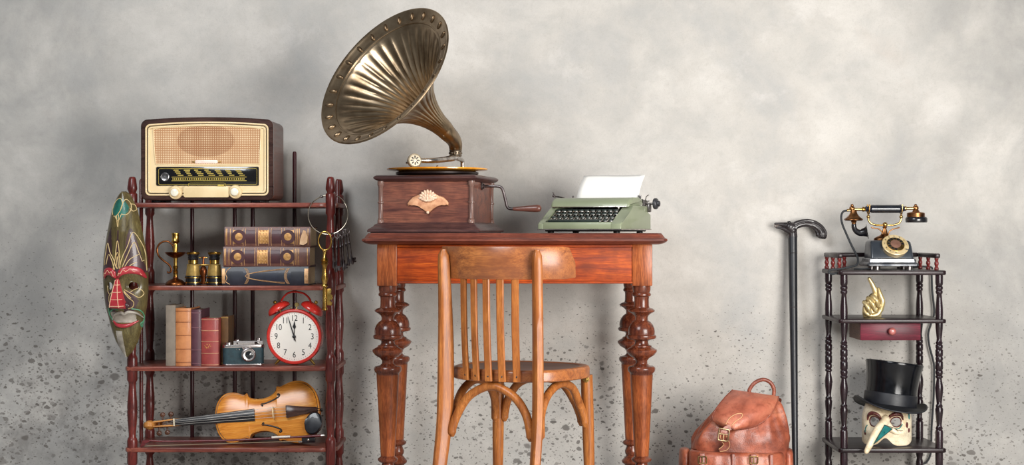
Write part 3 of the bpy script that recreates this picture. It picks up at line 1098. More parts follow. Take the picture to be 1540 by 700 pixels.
# ------------------------------------------------------------------ typewriter
def typewriter():
    root = V(0.275, 0.20, 0.838)
    t = thing('typewriter', 'sage green portable typewriter with dark keys on the table', 'typewriter', root, (0, 0, R(-24)))
    mg = plain('sage_enamel', '#8c9478', 0.40, 0, '#7a8268', 8, 0.4, 0.0, 0.35)
    mk = plain('key_plastic', '#26322e', 0.35, 0, '#161d1b', 30)
    md = plain('type_basket_black', '#151716', 0.5)
    RX = Matrix(((0, 1, 0, 0), (1, 0, 0, 0), (0, 0, 1, 0), (0, 0, 0, 1)))   # swaps x and y: prism outline (y,z) along x

    def across(bm, outline, x0, x1, bev=0.0):
        a_prism(bm, outline, x0, x1, bev, 3, True, RX)
    # black underframe and feet
    b = B()
    a_box(b, (0.0, 0.008, 0.0095), (0.262, 0.255, 0.009), 0.003)
    obj('underframe', b, md, t)
    me = None
    for x, y in ((-0.115, -0.105), (0.115, -0.105), (-0.115, 0.115), (0.115, 0.115)):
        if me is None:
            b = B()
            a_lathe(b, [(0.009, 0), (0.011, 0.001), (0.010, 0.006)], 16)
            o = obj('rubber_foot', b, md, t)
            me = o.data
        else:
            o = link_mesh('rubber_foot', me, t)
        o.location = (x, y, 0)
    # body: two cheeks, front lip, back, hood
    cheek = [(-0.145, 0.011), (0.143, 0.011), (0.143, 0.062), (0.112, 0.064), (0.106, 0.090), (-0.024, 0.090), (-0.052, 0.074), (-0.096, 0.048), (-0.134, 0.037), (-0.145, 0.030)]
    b = B()
    across(b, cheek, 0.108, 0.145, 0.004)
    across(b, cheek, -0.145, -0.124, 0.004)
    a_box(b, (-0.008, -0.134, 0.0235), (0.24, 0.022, 0.0245), 0.004)
    a_box(b, (0, 0.138, 0.036), (0.25, 0.010, 0.050), 0.003)
    body = obj('body', b, mg, t, 45)
    b = B()
    hood = [(-0.040, 0.0845), (-0.038, 0.096), (-0.031, 0.106), (-0.018, 0.1135), (0.0, 0.117), (0.05, 0.118), (0.082, 0.116), (0.092, 0.111), (0.096, 0.098), (0.096, 0.0845)]
    a_prism(b, list(hood), -0.1445, 0.135, 0.010, 3, True, RX)
    obj('hood', b, mg, t, 50)
    b = B()
    a_box(b, (-0.004, -0.0415, 0.086), (0.262, 0.004, 0.003), 0.0012)
    obj('hood_trim', b, M_NICKEL, t)
    b = B()
    across(b, [(-0.146, 0.0105), (-0.146, 0.0135), (0.144, 0.0135), (0.144, 0.0105)], -0.1465, 0.1465)
    obj('chrome_edge', b, M_NICKEL, t)
    b = B()
    across(b, [(-0.122, 0.016), (0.10, 0.016), (0.10, 0.084), (-0.036, 0.078), (-0.042, 0.066), (-0.122, 0.026)], -0.124, 0.108)
    obj('key_well', b, md, t)
    # keys: four rows of eleven
    b = B()
    a_box(b, (0, 0, 0), (0.0142, 0.0128, 0.0052), 0.0018)
    a_box(b, (0, 0.004, -0.008), (0.0030, 0.003, 0.014))
    k0 = obj('key', b, mk, t, 50)
    b = B()
    a_box(b, (0, 0.0004, -0.0022), (0.0172, 0.0152, 0.0022), 0.0010)
    kr = obj('key_rim', b, M_NICKEL, k0, 50)
    first = True
    tilt = R(18)
    for r, (v, z) in enumerate(((-0.1035, 0.0425), (-0.0835, 0.0530), (-0.0640, 0.0640), (-0.0475, 0.0750))):
        for i in range(11):
            x = -0.1085 + i * 0.0203 + (0.0, -0.004, 0.003, -0.002)[r]
            o = k0 if first else copy_part(k0, t)
            if not first:
                copy_part(kr, o)
            first = False
            o.location = (x, v, z)
            o.rotation_euler = (tilt, 0, 0)
    # light key levers showing between the caps
    b = B()
    for i in range(23):
        x = -0.122 + i * 0.0101
        a_box(b, (x + 0.0035, -0.078, 0.0530), (0.0030, 0.078, 0.004), 0, Euler((R(28), 0, 0)))
    lv = obj('key_levers', b, M_NICKEL, t)
    b = B()
    a_box(b, (-0.024, -0.1335, 0.0385), (0.176, 0.011, 0.011), 0.003, Euler((R(15), 0, 0)))
    obj('space_bar', b, mk, t)
    # side ribbon lever beside the keys
    b = B()
    a_tube(b, [(0.100, -0.06, 0.060), (0.100, -0.048, 0.080)], 0.0018, 8)
    a_sphere(b, (0.100, -0.047, 0.082), 0.004, 10, 7)
    obj('shift_lever', b, M_NICKEL, t)
    # carriage: platen, end plates, knobs, return lever
    b = B()
    a_lathe(b, [(0.0155, -0.125), (0.0155, 0.125)], 28, align((0, 0.118, 0.098), (1, 0, 0)))
    obj('platen', b, md, t)
    b = B()
    for s in (-1, 1):
        a_box(b, (s * 0.134, 0.118, 0.094), (0.008, 0.036, 0.034), 0.004)
    a_tube(b, [(-0.165, 0.118, 0.098), (0.185, 0.118, 0.098)], 0.0035, 10)
    a_box(b, (0.150, 0.112, 0.083), (0.010, 0.020, 0.026), 0.003)
    a_box(b, (0.146, 0.104, 0.107), (0.014, 0.008, 0.005), 0.002)
    car = obj('carriage', b, M_STEEL, t)
    for x, s in ((0.168, 1), (-0.158, -1)):
        b = B()
        pr = [(0.006, -0.004), (0.0175, -0.003), (0.0190, 0.0), (0.0190, 0.005), (0.0165, 0.0085), (0.0100, 0.0105), (0.0095, 0.016), (0.004, 0.018)]
        a_lathe(b, pr, 26, align((x, 0.118, 0.098), (s, 0, 0)))
        obj('platen_knob', b, plain('knob_black', '#3a3a3e', 0.35, 0, '#232326'), t, 40)
    b = B()
    a_tube(b, catmull([(-0.138, 0.10, 0.112), (-0.142, 0.075, 0.1185), (-0.152, 0.052, 0.1225), (-0.162, 0.040, 0.1235)], 4), 0.0025, 8)
    a_sphere(b, (-0.163, 0.039, 0.1245), 0.0055, 10, 7, (1.2, 1, 0.8))
    a_tube(b, [(-0.163, 0.039, 0.125), (-0.166, 0.036, 0.139)], [0.0025, 0.0012], 8)
    obj('return_lever', b, M_IRON, t)
    b = B()
    a_tube(b, [(0.140, 0.10, 0.108), (0.146, 0.094, 0.122), (0.155, 0.092, 0.127)], 0.0015, 6)
    a_box(b, (0.122, 0.098, 0.121), (0.008, 0.006, 0.012), 0.001)
    a_tube(b, [(-0.118, 0.098, 0.112), (-0.118, 0.098, 0.123)], 0.0018, 8)
    a_sphere(b, (-0.118, 0.098, 0.124), 0.0035, 8, 6)
    obj('paper_release', b, M_STEEL, t)
    # sheet of paper
    mp = plain('white_paper', '#f6f4ef', 0.7, 0, '#f0ede6', 6)
    b = B()
    rows = []
    N = 14
    for i in range(N + 1):
        u = i / N
        yv = 0.0995 + 0.006 * u + 0.052 * u ** 2.2
        zv = 0.098 + 0.098 * u
        rows.append([V(-0.108 + 0.222 * j / 12 + 0.006 * u, yv + 0.002 * math.sin(3.1 * j / 12), zv + 0.001 * math.sin(j * 0.6) * u) for j in range(13)])
    a_rings(b, rows, closed=False)
    p = obj('paper_sheet', b, mp, None, 60, mods=[('SOLIDIFY', dict(thickness=0.0005, offset=0))])
    p.location = root
    p.rotation_euler = (0, 0, R(-24))
    tag(p, 'blank white paper sheet rolled into the green typewriter', 'paper')


typewriter()


# ------------------------------------------------------------------ radio
def radio():
    root = V(-1.0265, 0.37, 0.940)
    t = thing('tube_radio', 'old cream fronted tube radio with woven speaker cloth on the cherry rack', 'radio', root, (0, 0, R(-2)))
    F = -0.115

    def L(zx, zy):
        return ((190 + zx / 4.377 - 308) / 448, (304.5 - (160 + zy / 4.377)) / 448)
    xl, zb = L(104, 614)
    xr, zt = L(970, 74)
    cx = (xl + xr) / 2

    def inset(d):
        """rounded front outline with a slightly arched top, moved inwards by d"""
        hw_ = (xr - xl) / 2 - d
        z0, z1 = zb + d, zt - d - 0.009
        r = max(0.020 - d * 0.45, 0.009)
        res = []
        for cxx, czz, a0 in ((hw_ - r, z1 - r, 0), (-hw_ + r, z1 - r, 90), (-hw_ + r, z0 + r, 180), (hw_ - r, z0 + r, 270)):
            if a0 == 90:
                for k in range(1, 16):
                    res.append((hw_ - r - (2 * hw_ - 2 * r) * k / 16, z1))
            for k in range(9):
                a = R(a0 + 90 * k / 8)
                res.append((cxx + r * math.cos(a), czz + r * math.sin(a)))
        out = []
        for x, z in res:
            f = (z - z0) / (z1 - z0)
            bulge = 0.0022 * math.sin(PI * min(1, max(0, f)))
            out.append((cx + x + (bulge if x > 0 else -bulge) * min(1, abs(x) / hw_ * 1.0) ** 4, z + (0.009 * (1 - (x / hw_) ** 2) if f > 0.5 else 0)))
        return out
    mb = wood('radio_walnut', '#6b3f31', '#3a1f18', '#4a2a20', axis='Y', rough=0.34, coat=0.15)
    mf = wood('radio_bezel', '#48302a', '#20120f', '#241512', axis='X', rough=0.22, coat=0.7)
    b = B()
    rings = []
    for y, d in ((F + 0.012, 0.0), (0.095, 0.0), (0.108, 0.005), (0.112, 0.014)):
        rings.append([V(x, y, z) for x, z in inset(d)])
    a_rings(b, rings)
    obj('cabinet', b, mb, t, 50)
    b = B()
    rings = []
    for y, d in ((F + 0.014, -0.0012), (F + 0.003, -0.0012), (F, 0.0016), (F, 0.0125), (F + 0.004, 0.0150)):
        rings.append([V(x, y, z) for x, z in inset(d)])
    a_rings(b, rings, True, False)
    obj('front_bezel', b, mf, t, 40)
    # cream front: rim beads and panel
    b = B()
    pan = inset(0.0150)
    a_prism(b, pan, F + 0.002, F + 0.008)
    for d, r in ((0.0165, 0.0030), (0.0255, 0.0036)):
        a_tube(b, [V(x, F + 0.001, z) for x, z in inset(d)], r, 10, True)
    fr = obj('front_frame', b, M_CREAM, t, 50)
    b = B()
    a_tube(b, [V(x, F + 0.0012, z) for x, z in inset(0.0208)], 0.0010, 6, True)
    obj('dark_pinstripe', b, M_BLACK, fr)

    def poly(pts, n=1):
        return [L(*p) for p in pts]
    # woven cloth with the speaker ring showing through
    m = NT('speaker_cloth')
    co = m.coords()
    w1 = m.n('ShaderNodeTexWave', wave_type='BANDS', bands_direction='X')
    w1.inputs['Scale'].default_value = 52
    m.l(co, w1.inputs['Vector'])
    w2 = m.n('ShaderNodeTexWave', wave_type='BANDS', bands_direction='Z')
    w2.inputs['Scale'].default_value = 52
    m.l(co, w2.inputs['Vector'])
    wv = m.math('MULTIPLY', w1.outputs['Fac'], w2.outputs['Fac'])
    sx, sz = L(530, 225)
    mp = m.n('ShaderNodeMapping')
    tc = m.n('ShaderNodeTexCoord')
    m.l(tc.outputs['Object'], mp.inputs[0])
    mp.inputs['Location'].default_value = (-sx / 0.099, 0, -sz / 0.057)
    mp.inputs['Scale'].default_value = (1 / 0.099, 0, 1 / 0.057)
    ln = m.n('ShaderNodeVectorMath', operation='LENGTH')
    m.l(mp.outputs[0], ln.inputs[0])
    ring = m.ramp(ln.outputs['Value'], [(0.94, 1.0), (1.0, 0.0)])
    base = m.mix(ring, lin('#dfc49c'), lin('#c4a37c'))
    col = m.mix(m.ramp(wv, [(0.15, 0.0), (0.6, 1.0)]), m.mix(1.0, base, lin('#c2a08a'), 'MULTIPLY'), base)
    col = m.mix(m.ramp(wv, [(0.6, 0.0), (0.95, 0.7)]), col, lin('#f3dcbc'))
    m.set(Base_Color=col, Roughness=0.8)
    m.bump(wv, 0.3, 0.001)
    cl = poly([(182, 148), (270, 138), (400, 131), (530, 128), (700, 131), (810, 138), (893, 148), (890, 250), (884, 380), (530, 384), (200, 380), (190, 280)])
    b = B()
    a_prism(b, list(reversed(cl)), F + 0.0012, F + 0.006)
    g = obj('speaker_cloth', b, m.m, t, 30)
    b = B()
    a_tube(b, [V(x, F + 0.0008, z) for x, z in cl], 0.0021, 8, True)
    obj('cloth_bead', b, M_CREAM, fr)
    # badge
    x0, z0 = L(460, 376)
    x1, z1 = L(610, 354)
    b = B()
    a_prism(b, rrect(x0, z0, x1, z1, (z1 - z0) * 0.4), F - 0.001, F + 0.003, 0.0008)
    bd = obj('badge', b, plain('badge_white', '#f1dccf', 0.35, 0, '#e6c4b4', 40), t)
    x0, z0 = L(440, 369)
    x1, z1 = L(630, 362)
    b = B()
    a_box(b, ((x0 + x1) / 2, F + 0.0008, (z0 + z1) / 2), (x1 - x0, 0.002, z1 - z0), 0.0006)
    obj('badge_wing', b, M_BRASSP, bd)
    # dial
    b = B()
    x0, z0 = L(203, 522)
    x1, z1 = L(880, 397)
    a_prism(b, rrect(x0, z0, x1, z1, 0.004), F - 0.0002, F + 0.006, 0.0012)
    mdl = plain('dial_glass', '#0e0d10', 0.12, 0, '#09090b', 20, coat=0.6)
    dial = obj('dial_glass', b, mdl, t)
    mgold = plain('dial_print', '#c2ad55', 0.4, 0.2, '#a48a38', 60)
    x0, z0 = L(219, 514)
    x1, z1 = L(868, 409)
    b = B()
    a_tube(b, [V(x, F - 0.0004, z) for x, z in rrect(x0, z0, x1, z1, 0.005, 4)], 0.0007, 6, True)
    obj('dial_border', b, mgold, dial)
    b = B()

    def bar(zx0, zy0, zx1, zy1, th=0.0005):
        p, q = L(zx0, zy0), L(zx1, zy1)
        a_box(b, ((p[0] + q[0]) / 2, F - 0.0003, (p[1] + q[1]) / 2), (abs(q[0] - p[0]), th, abs(q[1] - p[1])))
    for y0, y1, xa, xb in ((408, 412, 305, 800), (463, 467, 305, 800), (487, 491, 305, 800)):
        bar(xa, y0, xb, y1)
    rnd = random.Random(4)
    for c in range(7):
        for r in range(4):
            xs = 318 + c * 68 + r * 9
            w = rnd.randint(26, 44)
            bar(xs, 417 + r * 11, min(xs + w, 800), 423 + r * 11)
    for i in range(40):
        bar(312 + i * 12, 471, 317 + i * 12, 484)
    obj('station_scale', b, mgold, dial)
    b = B()
    ex, ez = L(260, 463)
    a_lathe(b, [(0.0145, -0.001), (0.0145, 0.001), (0.0125, 0.002), (0.011, 0.0012), (0.0, 0.003)], 28, YM((ex, F - 0.0002, ez)))
    obj('tuning_eye', b, metal('eye_lens', '#b9b6b4', '#6e6c70', 0.25), dial)
    # push key bar and knobs
    b = B()
    x0, z0 = L(388, 598)
    x1, z1 = L(684, 527)
    a_prism(b, rrect(x0, z0, x1, z1, 0.004), F - 0.008, F + 0.006, 0.003)
    kb = obj('key_bar', b, M_CREAM, t)
    b = B()
    p = [L(416, 528), L(418, 508), L(430, 504), L(648, 504), L(660, 508), L(662, 528)]
    a_tube(b, [V(x, F - 0.001, z) for x, z in p], 0.0008, 6)
    x0, z0 = L(610, 526)
    x1, z1 = L(652, 514)
    a_box(b, ((x0 + x1) / 2, F - 0.001, (z0 + z1) / 2), (x1 - x0, 0.003, z1 - z0))
    obj('key_slot', b, mgold, kb)
    for zx, zy in ((332, 566), (727, 562)):
        kx, kz = L(zx, zy)
        b = B()
        a_lathe(b, [(0.0225, -0.002), (0.0232, 0.003), (0.0225, 0.007), (0.0205, 0.009), (0.0195, 0.008), (0.0150, 0.0085), (0.0145, 0.016), (0.0125, 0.018)], 36, YM((kx, F + 0.001, kz)))
        k = obj('knob', b, M_CREAM, t, 40)
        b = B()
        a_lathe(b, [(0.0128, 0.0), (0.0128, 0.0012), (0.011, 0.0024), (0, 0.003)], 28, YM((kx, F - 0.0168, kz)))
        obj('knob_cap', b, plain('ivory_cap', '#f4ecd8', 0.3), k, 40)
    # feet
    for x in (-0.17, 0.17):
        b = B()
        a_box(b, (x, 0.0, 0.0048), (0.03, 0.16, 0.0094), 0.002)
        obj('foot', b, M_BLACK, t)


radio()


# ------------------------------------------------------------------ carved face mask
def tribal_mask():
    KZ = 1097.0
    root = W(191.7, 537, 0.235)
    t = thing('carved_mask', 'long carved wooden face mask with red nose hanging on the rack post', 'mask', root, (R(3), R(0.5), R(-13)))
    wt = [(0, 0.002), (18, 0.018), (58, 0.040), (123, 0.060), (188, 0.0735), (248, 0.0795), (308, 0.0800), (368, 0.0765), (428, 0.067), (488, 0.0555), (538, 0.045), (583, 0.026), (597, 0.016), (605, 0.004)]
    wt = [(a / KZ, b) for a, b in wt]
    H = 605 / KZ

    def hw(z):
        return interp(wt, z) * 1.0

    def dep(x, z):
        w = hw(z)
        q = min(1, abs(x) / w)
        D = interp([(0, 0.012), (0.08, 0.040), (0.2, 0.060), (0.3, 0.066), (0.42, 0.055), (0.52, 0.034), (H, 0.022)], z)
        d = D * (1 - q ** 2.2) ** 0.62
        # eye sockets sink in, cheeks and the brow ridge stand out
        for ex in (-0.034, 0.046):
            r2 = ((x - ex) / 0.026) ** 2 + ((z - 0.242) / 0.019) ** 2
            d -= 0.012 * math.exp(-r2 * 1.3) * (1 - q ** 4)
        d += 0.007 * math.exp(-((z - 0.283) / 0.012) ** 2) * (1 - q ** 2)
        d -= 0.008 * math.exp(-((z - 0.125) / 0.018) ** 2 - (x / 0.05) ** 2)
        return d

    def P(zx, zy, off=0.0):
        """zoomed photo position -> point on the mask surface"""
        z = (668 - zy) / KZ
        ax = interp([(65, 126), (130, 116), (240, 107), (330, 105), (480, 105), (560, 112), (668, 124)], zy)
        x = (zx - ax) / KZ * (1.12 if zx < ax else 1.0)
        w = hw(z)
        x = max(-w * 0.985, min(w * 0.985, x))
        return V(x, -dep(x, z) - off, z)
    mo = wood('olive_paint', '#665a34', '#3a321f', '#423722', axis='Z', scale=0.8, rough=0.30, coat=0.6, warm='#7d744c')
    mp = plain('purple_paint', '#44282c', 0.4, 0, '#2a191c', 30, coat=0.3)
    mteal = plain('teal_paint', '#1f6b5c', 0.35, 0, '#12463e', 40, coat=0.3)
    mgrey = plain('worn_white_paint', '#b5ada0', 0.45, 0, '#6e675e', 26, coat=0.2)
    NX, NZ = 72, 200
    b = B()
    grid = []
    for j in range(NZ + 1):
        z = H * j / NZ
        w = hw(z)
        row = []
        for i in range(NX + 1):
            u = -1 + 2 * i / NX
            x = w * math.sin(u * PI / 2)
            row.append(b.verts.new((x, -dep(x, z), z)))
        grid.append(row)

    def region(x, z):
        zy = 668 - z * KZ
        # purple crown of leaves over the brows
        if 0.285 < z < 0.43:
            f = (z - 0.285) / 0.145
            for c, w in ((0.0, 0.010), (-0.042, 0.024), (0.05, 0.030)):
                if abs(x - c * (1 - 0.25 * f)) < w * (1 - f) ** 0.6:
                    return 1
        if 0.155 < z < 0.225 and 0.016 < abs(x) < 0.060 - 0.45 * abs(z - 0.19):
            return 1
        if 0.455 < z < 0.53:
            f = abs(z - 0.495) / 0.04
            if abs(x + 0.002) < 0.030 * max(0, 1 - f ** 1.6):
                return 2
        if 0.118 < z < 0.155 and abs(x - 0.006) < 0.042:
            return 3
        if z < 0.09 and abs(x) < 0.022 and (x < 0.002):
            return 3
        return 0
    eyes = [(-0.0335, 0.2405, 0.0105, 0.0140), (0.0460, 0.2410, 0.0150, 0.0138)]
    for j in range(NZ):
        for i in range(NX):
            q = (grid[j][i], grid[j][i + 1], grid[j + 1][i + 1], grid[j + 1][i])
            x = sum(v.co.x for v in q) / 4
            z = sum(v.co.z for v in q) / 4
            if any(((x - ex) / rx) ** 2 + ((z - ez) / rz) ** 2 < 1 for ex, ez, rx, rz in eyes):
                continue
            f = b.faces.new(q)
            f.material_index = region(x, z)
    face = obj('face', b, mo, t, 70, mods=[('SOLIDIFY', dict(thickness=0.006, offset=-1))])
    for m in (mp, mteal, mgrey):
        face.data.materials.append(m)
    cream = plain('cream_line', '#d8c08c', 0.45, 0, '#b0935c', 60)
    red = plain('red_paint', '#b0303a', 0.36, 0, '#8a2028', 40, coat=0.3)
    pink = plain('pink_line', '#eebf9f', 0.45)
    # eye rims
    for ex, ez, rx, rz in eyes:
        b = B()
        pts = []
        for k in range(36):
            a = 2 * PI * k / 36
            x, z = ex + rx * 1.08 * math.cos(a), ez + rz * 1.08 * math.sin(a)
            pts.append(V(x, -dep(x, z) + 0.001, z))
        a_tube(b, pts, 0.0026, 8, True)
        obj('eye_rim', b, mo, t)
    # brows
    for pts in ([(50, 378), (62, 356), (80, 350), (95, 358), (103, 374)], [(108, 374), (124, 352), (150, 344), (178, 352), (196, 376)]):
        cp = catmull([P(x, y, 0.003) for x, y in pts], 8)
        n = len(cp)
        b = B()
        a_tube(b, cp, [0.0020 + 0.0110 * math.sin(PI * i / (n - 1)) ** 0.6 for i in range(n)], 14, sx=1.0, sy=0.45, up=V(0, 0, 1))
        br = obj('brow', b, red, t, 60)
        b = B()
        k = 4 if len(pts) == 5 and pts[0][0] > 100 else 3
        wave = []
        for i in range(49):
            f = 0.12 + 0.76 * i / 48
            p = cp[int(f * (n - 1))]
            wave.append(p + V(0, -0.0062, 0.0040 * math.sin(i / 48 * k * 2 * PI)))
        a_tube(b, wave, 0.0010, 6)
        obj('brow_scroll', b, pink, br)
    # nose: a carved red wedge with pale bars
    b = B()
    rings = []
    for zy, hwid, dd in ((376, 5, 0.004), (385, 8, 0.012), (410, 13, 0.021), (440, 20, 0.029), (468, 27, 0.036), (478, 30, 0.036), (484, 28, 0.022), (486, 26, 0.004)):
        z = (668 - zy) / KZ
        h = hwid / KZ * 1.05
        y0 = -dep(0, z)
        rings.append([V(-h, y0 + 0.006, z), V(-h * 0.95, y0 - dd * 0.5, z), V(-h * 0.55, y0 - dd, z), V(h * 0.55, y0 - dd, z), V(h * 0.95, y0 - dd * 0.5, z), V(h, y0 + 0.006, z)])
    a_rings(b, rings)
    ns = obj('nose', b, red, t, 35)
    for zy, hwid, dd in ((398, 10.5, 0.0168), (424, 16.5, 0.0250), (450, 22.5, 0.0315), (474, 28.5, 0.0365)):
        z = (668 - zy) / KZ
        h = hwid / KZ * 1.05
        y0 = -dep(0, z)
        b = B()
        a_tube(b, [V(-h * 0.97, y0 - dd * 0.5, z), V(-h * 0.56, y0 - dd - 0.0006, z), V(h * 0.56, y0 - dd - 0.0006, z), V(h * 0.97, y0 - dd * 0.5, z)], 0.0011, 6)
        obj('nose_bar', b, pink, ns)
    for s in (-1, 1):
        b = B()
        pts = []
        for zy, hwid, dd in ((380, 6.5, 0.008), (410, 13, 0.021), (440, 20, 0.029), (468, 27, 0.036), (478, 30, 0.036)):
            z = (668 - zy) / KZ
            pts.append(V(s * hwid / KZ * 0.62, -dep(0, z) - dd - 0.0004, z))
        a_tube(b, pts, 0.0012, 6)
        obj('nose_edge', b, pink, ns)
    # nostrils flare
    for s in (-1, 1):
        b = B()
        z = (668 - 474) / KZ
        x = s * 0.028
        a_sphere(b, (x, -dep(x, z) - 0.004, z), 1, 14, 9, (0.012, 0.010, 0.010))
        obj('nostril', b, mp, t, 80)
    # lips
    b = B()
    cp = catmull([P(x, y, 0.003) for x, y in ((80, 532), (96, 546), (120, 550), (145, 545), (168, 532))], 8)
    n = len(cp)
    a_tube(b, cp, [0.0016 + 0.0055 * math.sin(PI * i / (n - 1)) for i in range(n)], 12)
    obj('lower_lip', b, red, t, 60)
    b = B()
    cp = catmull([P(x, y, 0.004) for x, y in ((78, 526), (90, 508), (112, 500), (125, 506), (140, 498), (165, 504), (182, 522))], 8)
    n = len(cp)
    a_tube(b, cp, [0.0016 + 0.0042 * math.sin(PI * i / (n - 1)) for i in range(n)], 12)
    obj('upper_lip', b, mgrey, t, 60)
    # raised painted lines
    lines = [
        # teal leaf outlines on the brow of the mask
        [(86, 148), (88, 120), (104, 96), (122, 88), (128, 108), (118, 132), (104, 150), (92, 152)],
        [(118, 132), (132, 100), (142, 92), (152, 108), (152, 130), (140, 146), (122, 144)],
        [(152, 108), (164, 112), (168, 128), (158, 134), (150, 124)],
        [(98, 152), (110, 168), (122, 146)], [(104, 150), (109, 190), (112, 146)],
        # crown of leaves
        [(50, 330), (56, 290), (66, 250), (78, 282), (92, 306), (102, 336)],
        [(60, 326), (72, 290), (86, 312), (98, 344)],
        [(98, 300), (106, 240), (116, 300)], [(92, 344), (98, 305), (106, 282), (114, 305), (118, 344)], [(102, 330), (106, 296), (110, 330), (106, 340), (102, 330)],
        [(114, 340), (124, 300), (142, 258), (158, 210), (176, 244), (190, 280), (198, 320), (200, 350)],
        [(124, 336), (140, 296), (160, 246), (172, 278), (182, 316)], [(132, 334), (150, 306), (174, 290)], [(138, 340), (160, 322), (186, 312)],
        # cheek scrolls
        [(60, 404), (64, 424), (72, 434), (84, 428)], [(82, 424), (70, 440), (68, 462), (76, 480), (90, 484)],
        [(128, 416), (150, 430), (172, 446), (184, 434), (180, 420), (166, 414), (148, 424)],
        [(126, 424), (140, 444), (156, 462), (152, 480), (138, 486)], [(126, 420), (136, 432), (150, 448)],
    ]
    b = B()
    for ln_ in lines:
        a_tube(b, catmull([P(x, y, 0.0004) for x, y in ln_], 6), 0.0014, 6)
    obj('painted_lines', b, cream, t)
    green = plain('green_line', '#4d8a68', 0.4)
    b = B()
    for ln_ in ([(62, 486), (66, 510), (76, 530)], [(148, 486), (172, 494), (188, 516), (190, 546), (178, 556), (172, 544), (184, 536)], [(68, 500), (84, 488), (100, 490)]):
        a_tube(b, catmull([P(x, y, 0.0005) for x, y in ln_], 6), 0.0024, 6)
    obj('mouth_scroll', b, green, t)


tribal_mask()


# ------------------------------------------------------------------ things on the second shelf
M_BARREL = plain('barrel_brass', '#d6b972', 0.32, 0.6, '#9a7a3c', 40)


def candlestick():
    y = 0.36
    root = V(W(264, 430, y).x, y, 0.6614)
    t = thing('candlestick', 'small copper chamber candlestick with scrolled handle beside the opera glasses', 'candlestick', root)
    k = 1 / sc(y) / 4.375

    def L(zx, zy):
        return V((zx - 194) * k, 0, (525 - zy) * k)
    b = B()
    a_lathe(b, [(r * k, (525 - z) * k) for r, z in ((66, 525), (68, 520), (66, 514), (60, 506), (48, 496), (34, 489), (20, 484), (16, 478), (16, 470))], 32)
    obj('base', b, M_COPPER, t, 50)
    b = B()
    a_lathe(b, [(r * k, (525 - z) * k) for r, z in ((16, 472), (14, 450), (18, 444), (13, 438), (18, 432), (12, 426), (16, 412), (18, 404), (12, 398), (13, 360), (16, 348), (24, 344))], 24)
    obj('stem', b, M_BRASS, t, 40)
    b = B()
    a_lathe(b, [(r * k, (525 - z) * k) for r, z in ((14, 348), (30, 342), (52, 330), (66, 318), (72, 310), (70, 309), (62, 316), (40, 328), (16, 332))], 36)
    obj('drip_pan', b, M_COPPER, t, 50)
    b = B()
    a_lathe(b, [(r * k, (525 - z) * k) for r, z in ((17, 330), (20, 316), (16, 306), (17, 262), (15, 252), (24, 246), (28, 238), (24, 232), (23, 196), (26, 188), (25, 184), (19, 184), (18, 215), (2, 216))], 24)
    obj('candle_cup', b, M_BRASS, t, 40)
    b = B()
    pts = catmull([L(180, 300), L(176, 268), L(150, 242), (L(115, 240)), L(84, 260), L(72, 295), L(84, 335), L(115, 365), L(146, 388), L(164, 414), L(162, 438), L(146, 446), L(140, 436)], 6)
    n = len(pts)
    a_tube(b, pts, [0.0026 + 0.0008 * math.sin(PI * i / n) for i in range(n)], 10)
    obj('handle', b, M_COPPER, t)


def opera_glasses():
    y = 0.35
    root = V(W(306, 430, y).x, y, 0.6614)
    t = thing('opera_glasses', 'brass and black opera glasses standing on end beside stacked books', 'binoculars', root)
    k = 1 / sc(y) / 4.375
    mbk = plain('opera_black', '#1a1c22', 0.3, 0.2, '#0d0e12', 25, coat=0.4)
    for cx in (312, 452):
        b = B()
        a_lathe(b, [(r * k, (526 - z) * k) for r, z in ((46, 466), (46, 462), (48, 458), (40, 400), (42, 394), (40, 390), (36, 388))], 30)
        o = obj('barrel', b, M_BARREL, t, 40)
        b = B()
        a_lathe(b, [(r * k, (526 - z) * k) for r, z in ((50, 526), (53, 524), (53, 512), (49, 508), (49, 482), (54, 478), (52, 466), (46, 464))], 30)
        q = obj('objective_ring', b, mbk, o, 40)
        b = B()
        a_lathe(b, [(r * k, (526 - z) * k) for r, z in ((50, 482), (55, 480), (55, 474), (50, 472))], 30, cap0=False, cap1=False)
        a_lathe(b, [(r * k, (526 - z) * k) for r, z in ((50, 514), (54, 512), (54, 506), (50, 504))], 30, cap0=False, cap1=False)
        obj('brass_band', b, M_BRASS, o, 40)
        b = B()
        a_lathe(b, [(r * k, (526 - z) * k) for r, z in ((36, 392), (30, 386), (30, 362), (34, 358), (36, 346), (32, 340), (38, 328), (40, 322))], 30)
        obj('eyepiece', b, mbk, o, 40)
        b = B()
        a_lathe(b, [(r * k, (526 - z) * k) for r, z in ((32, 384), (32, 362))], 30, cap0=False, cap1=False)
        a_lathe(b, [(r * k, (526 - z) * k) for r, z in ((40, 324), (43, 320), (43, 312), (38, 308), (28, 308), (26, 314))], 30)
        obj('eye_cup', b, M_BRASS, o, 40)
        for v in o.children:
            pass
        o.location = ((cx - 380) * k, 0, 0)
    b = B()
    a_lathe(b, [(r * k, (526 - z) * k) for r, z in ((14, 520), (18, 512), (16, 470), (22, 455), (24, 430), (18, 410), (8, 400), (6, 352), (18, 348), (18, 342), (6, 338))], 18)
    obj('focus_wheel', b, M_COPPER, t, 40)
    for w_, d_, h_, zz in ((60, 20, 6, 346), (70, 16, 8, 395), (60, 20, 10, 510)):
        b = B()
        a_box(b, (0, 0, (526 - zz) * k), (w_ * k, d_ * k, h_ * k), 0.0008)
        obj('bridge', b, M_BRASS, t)


candlestick()
opera_glasses()


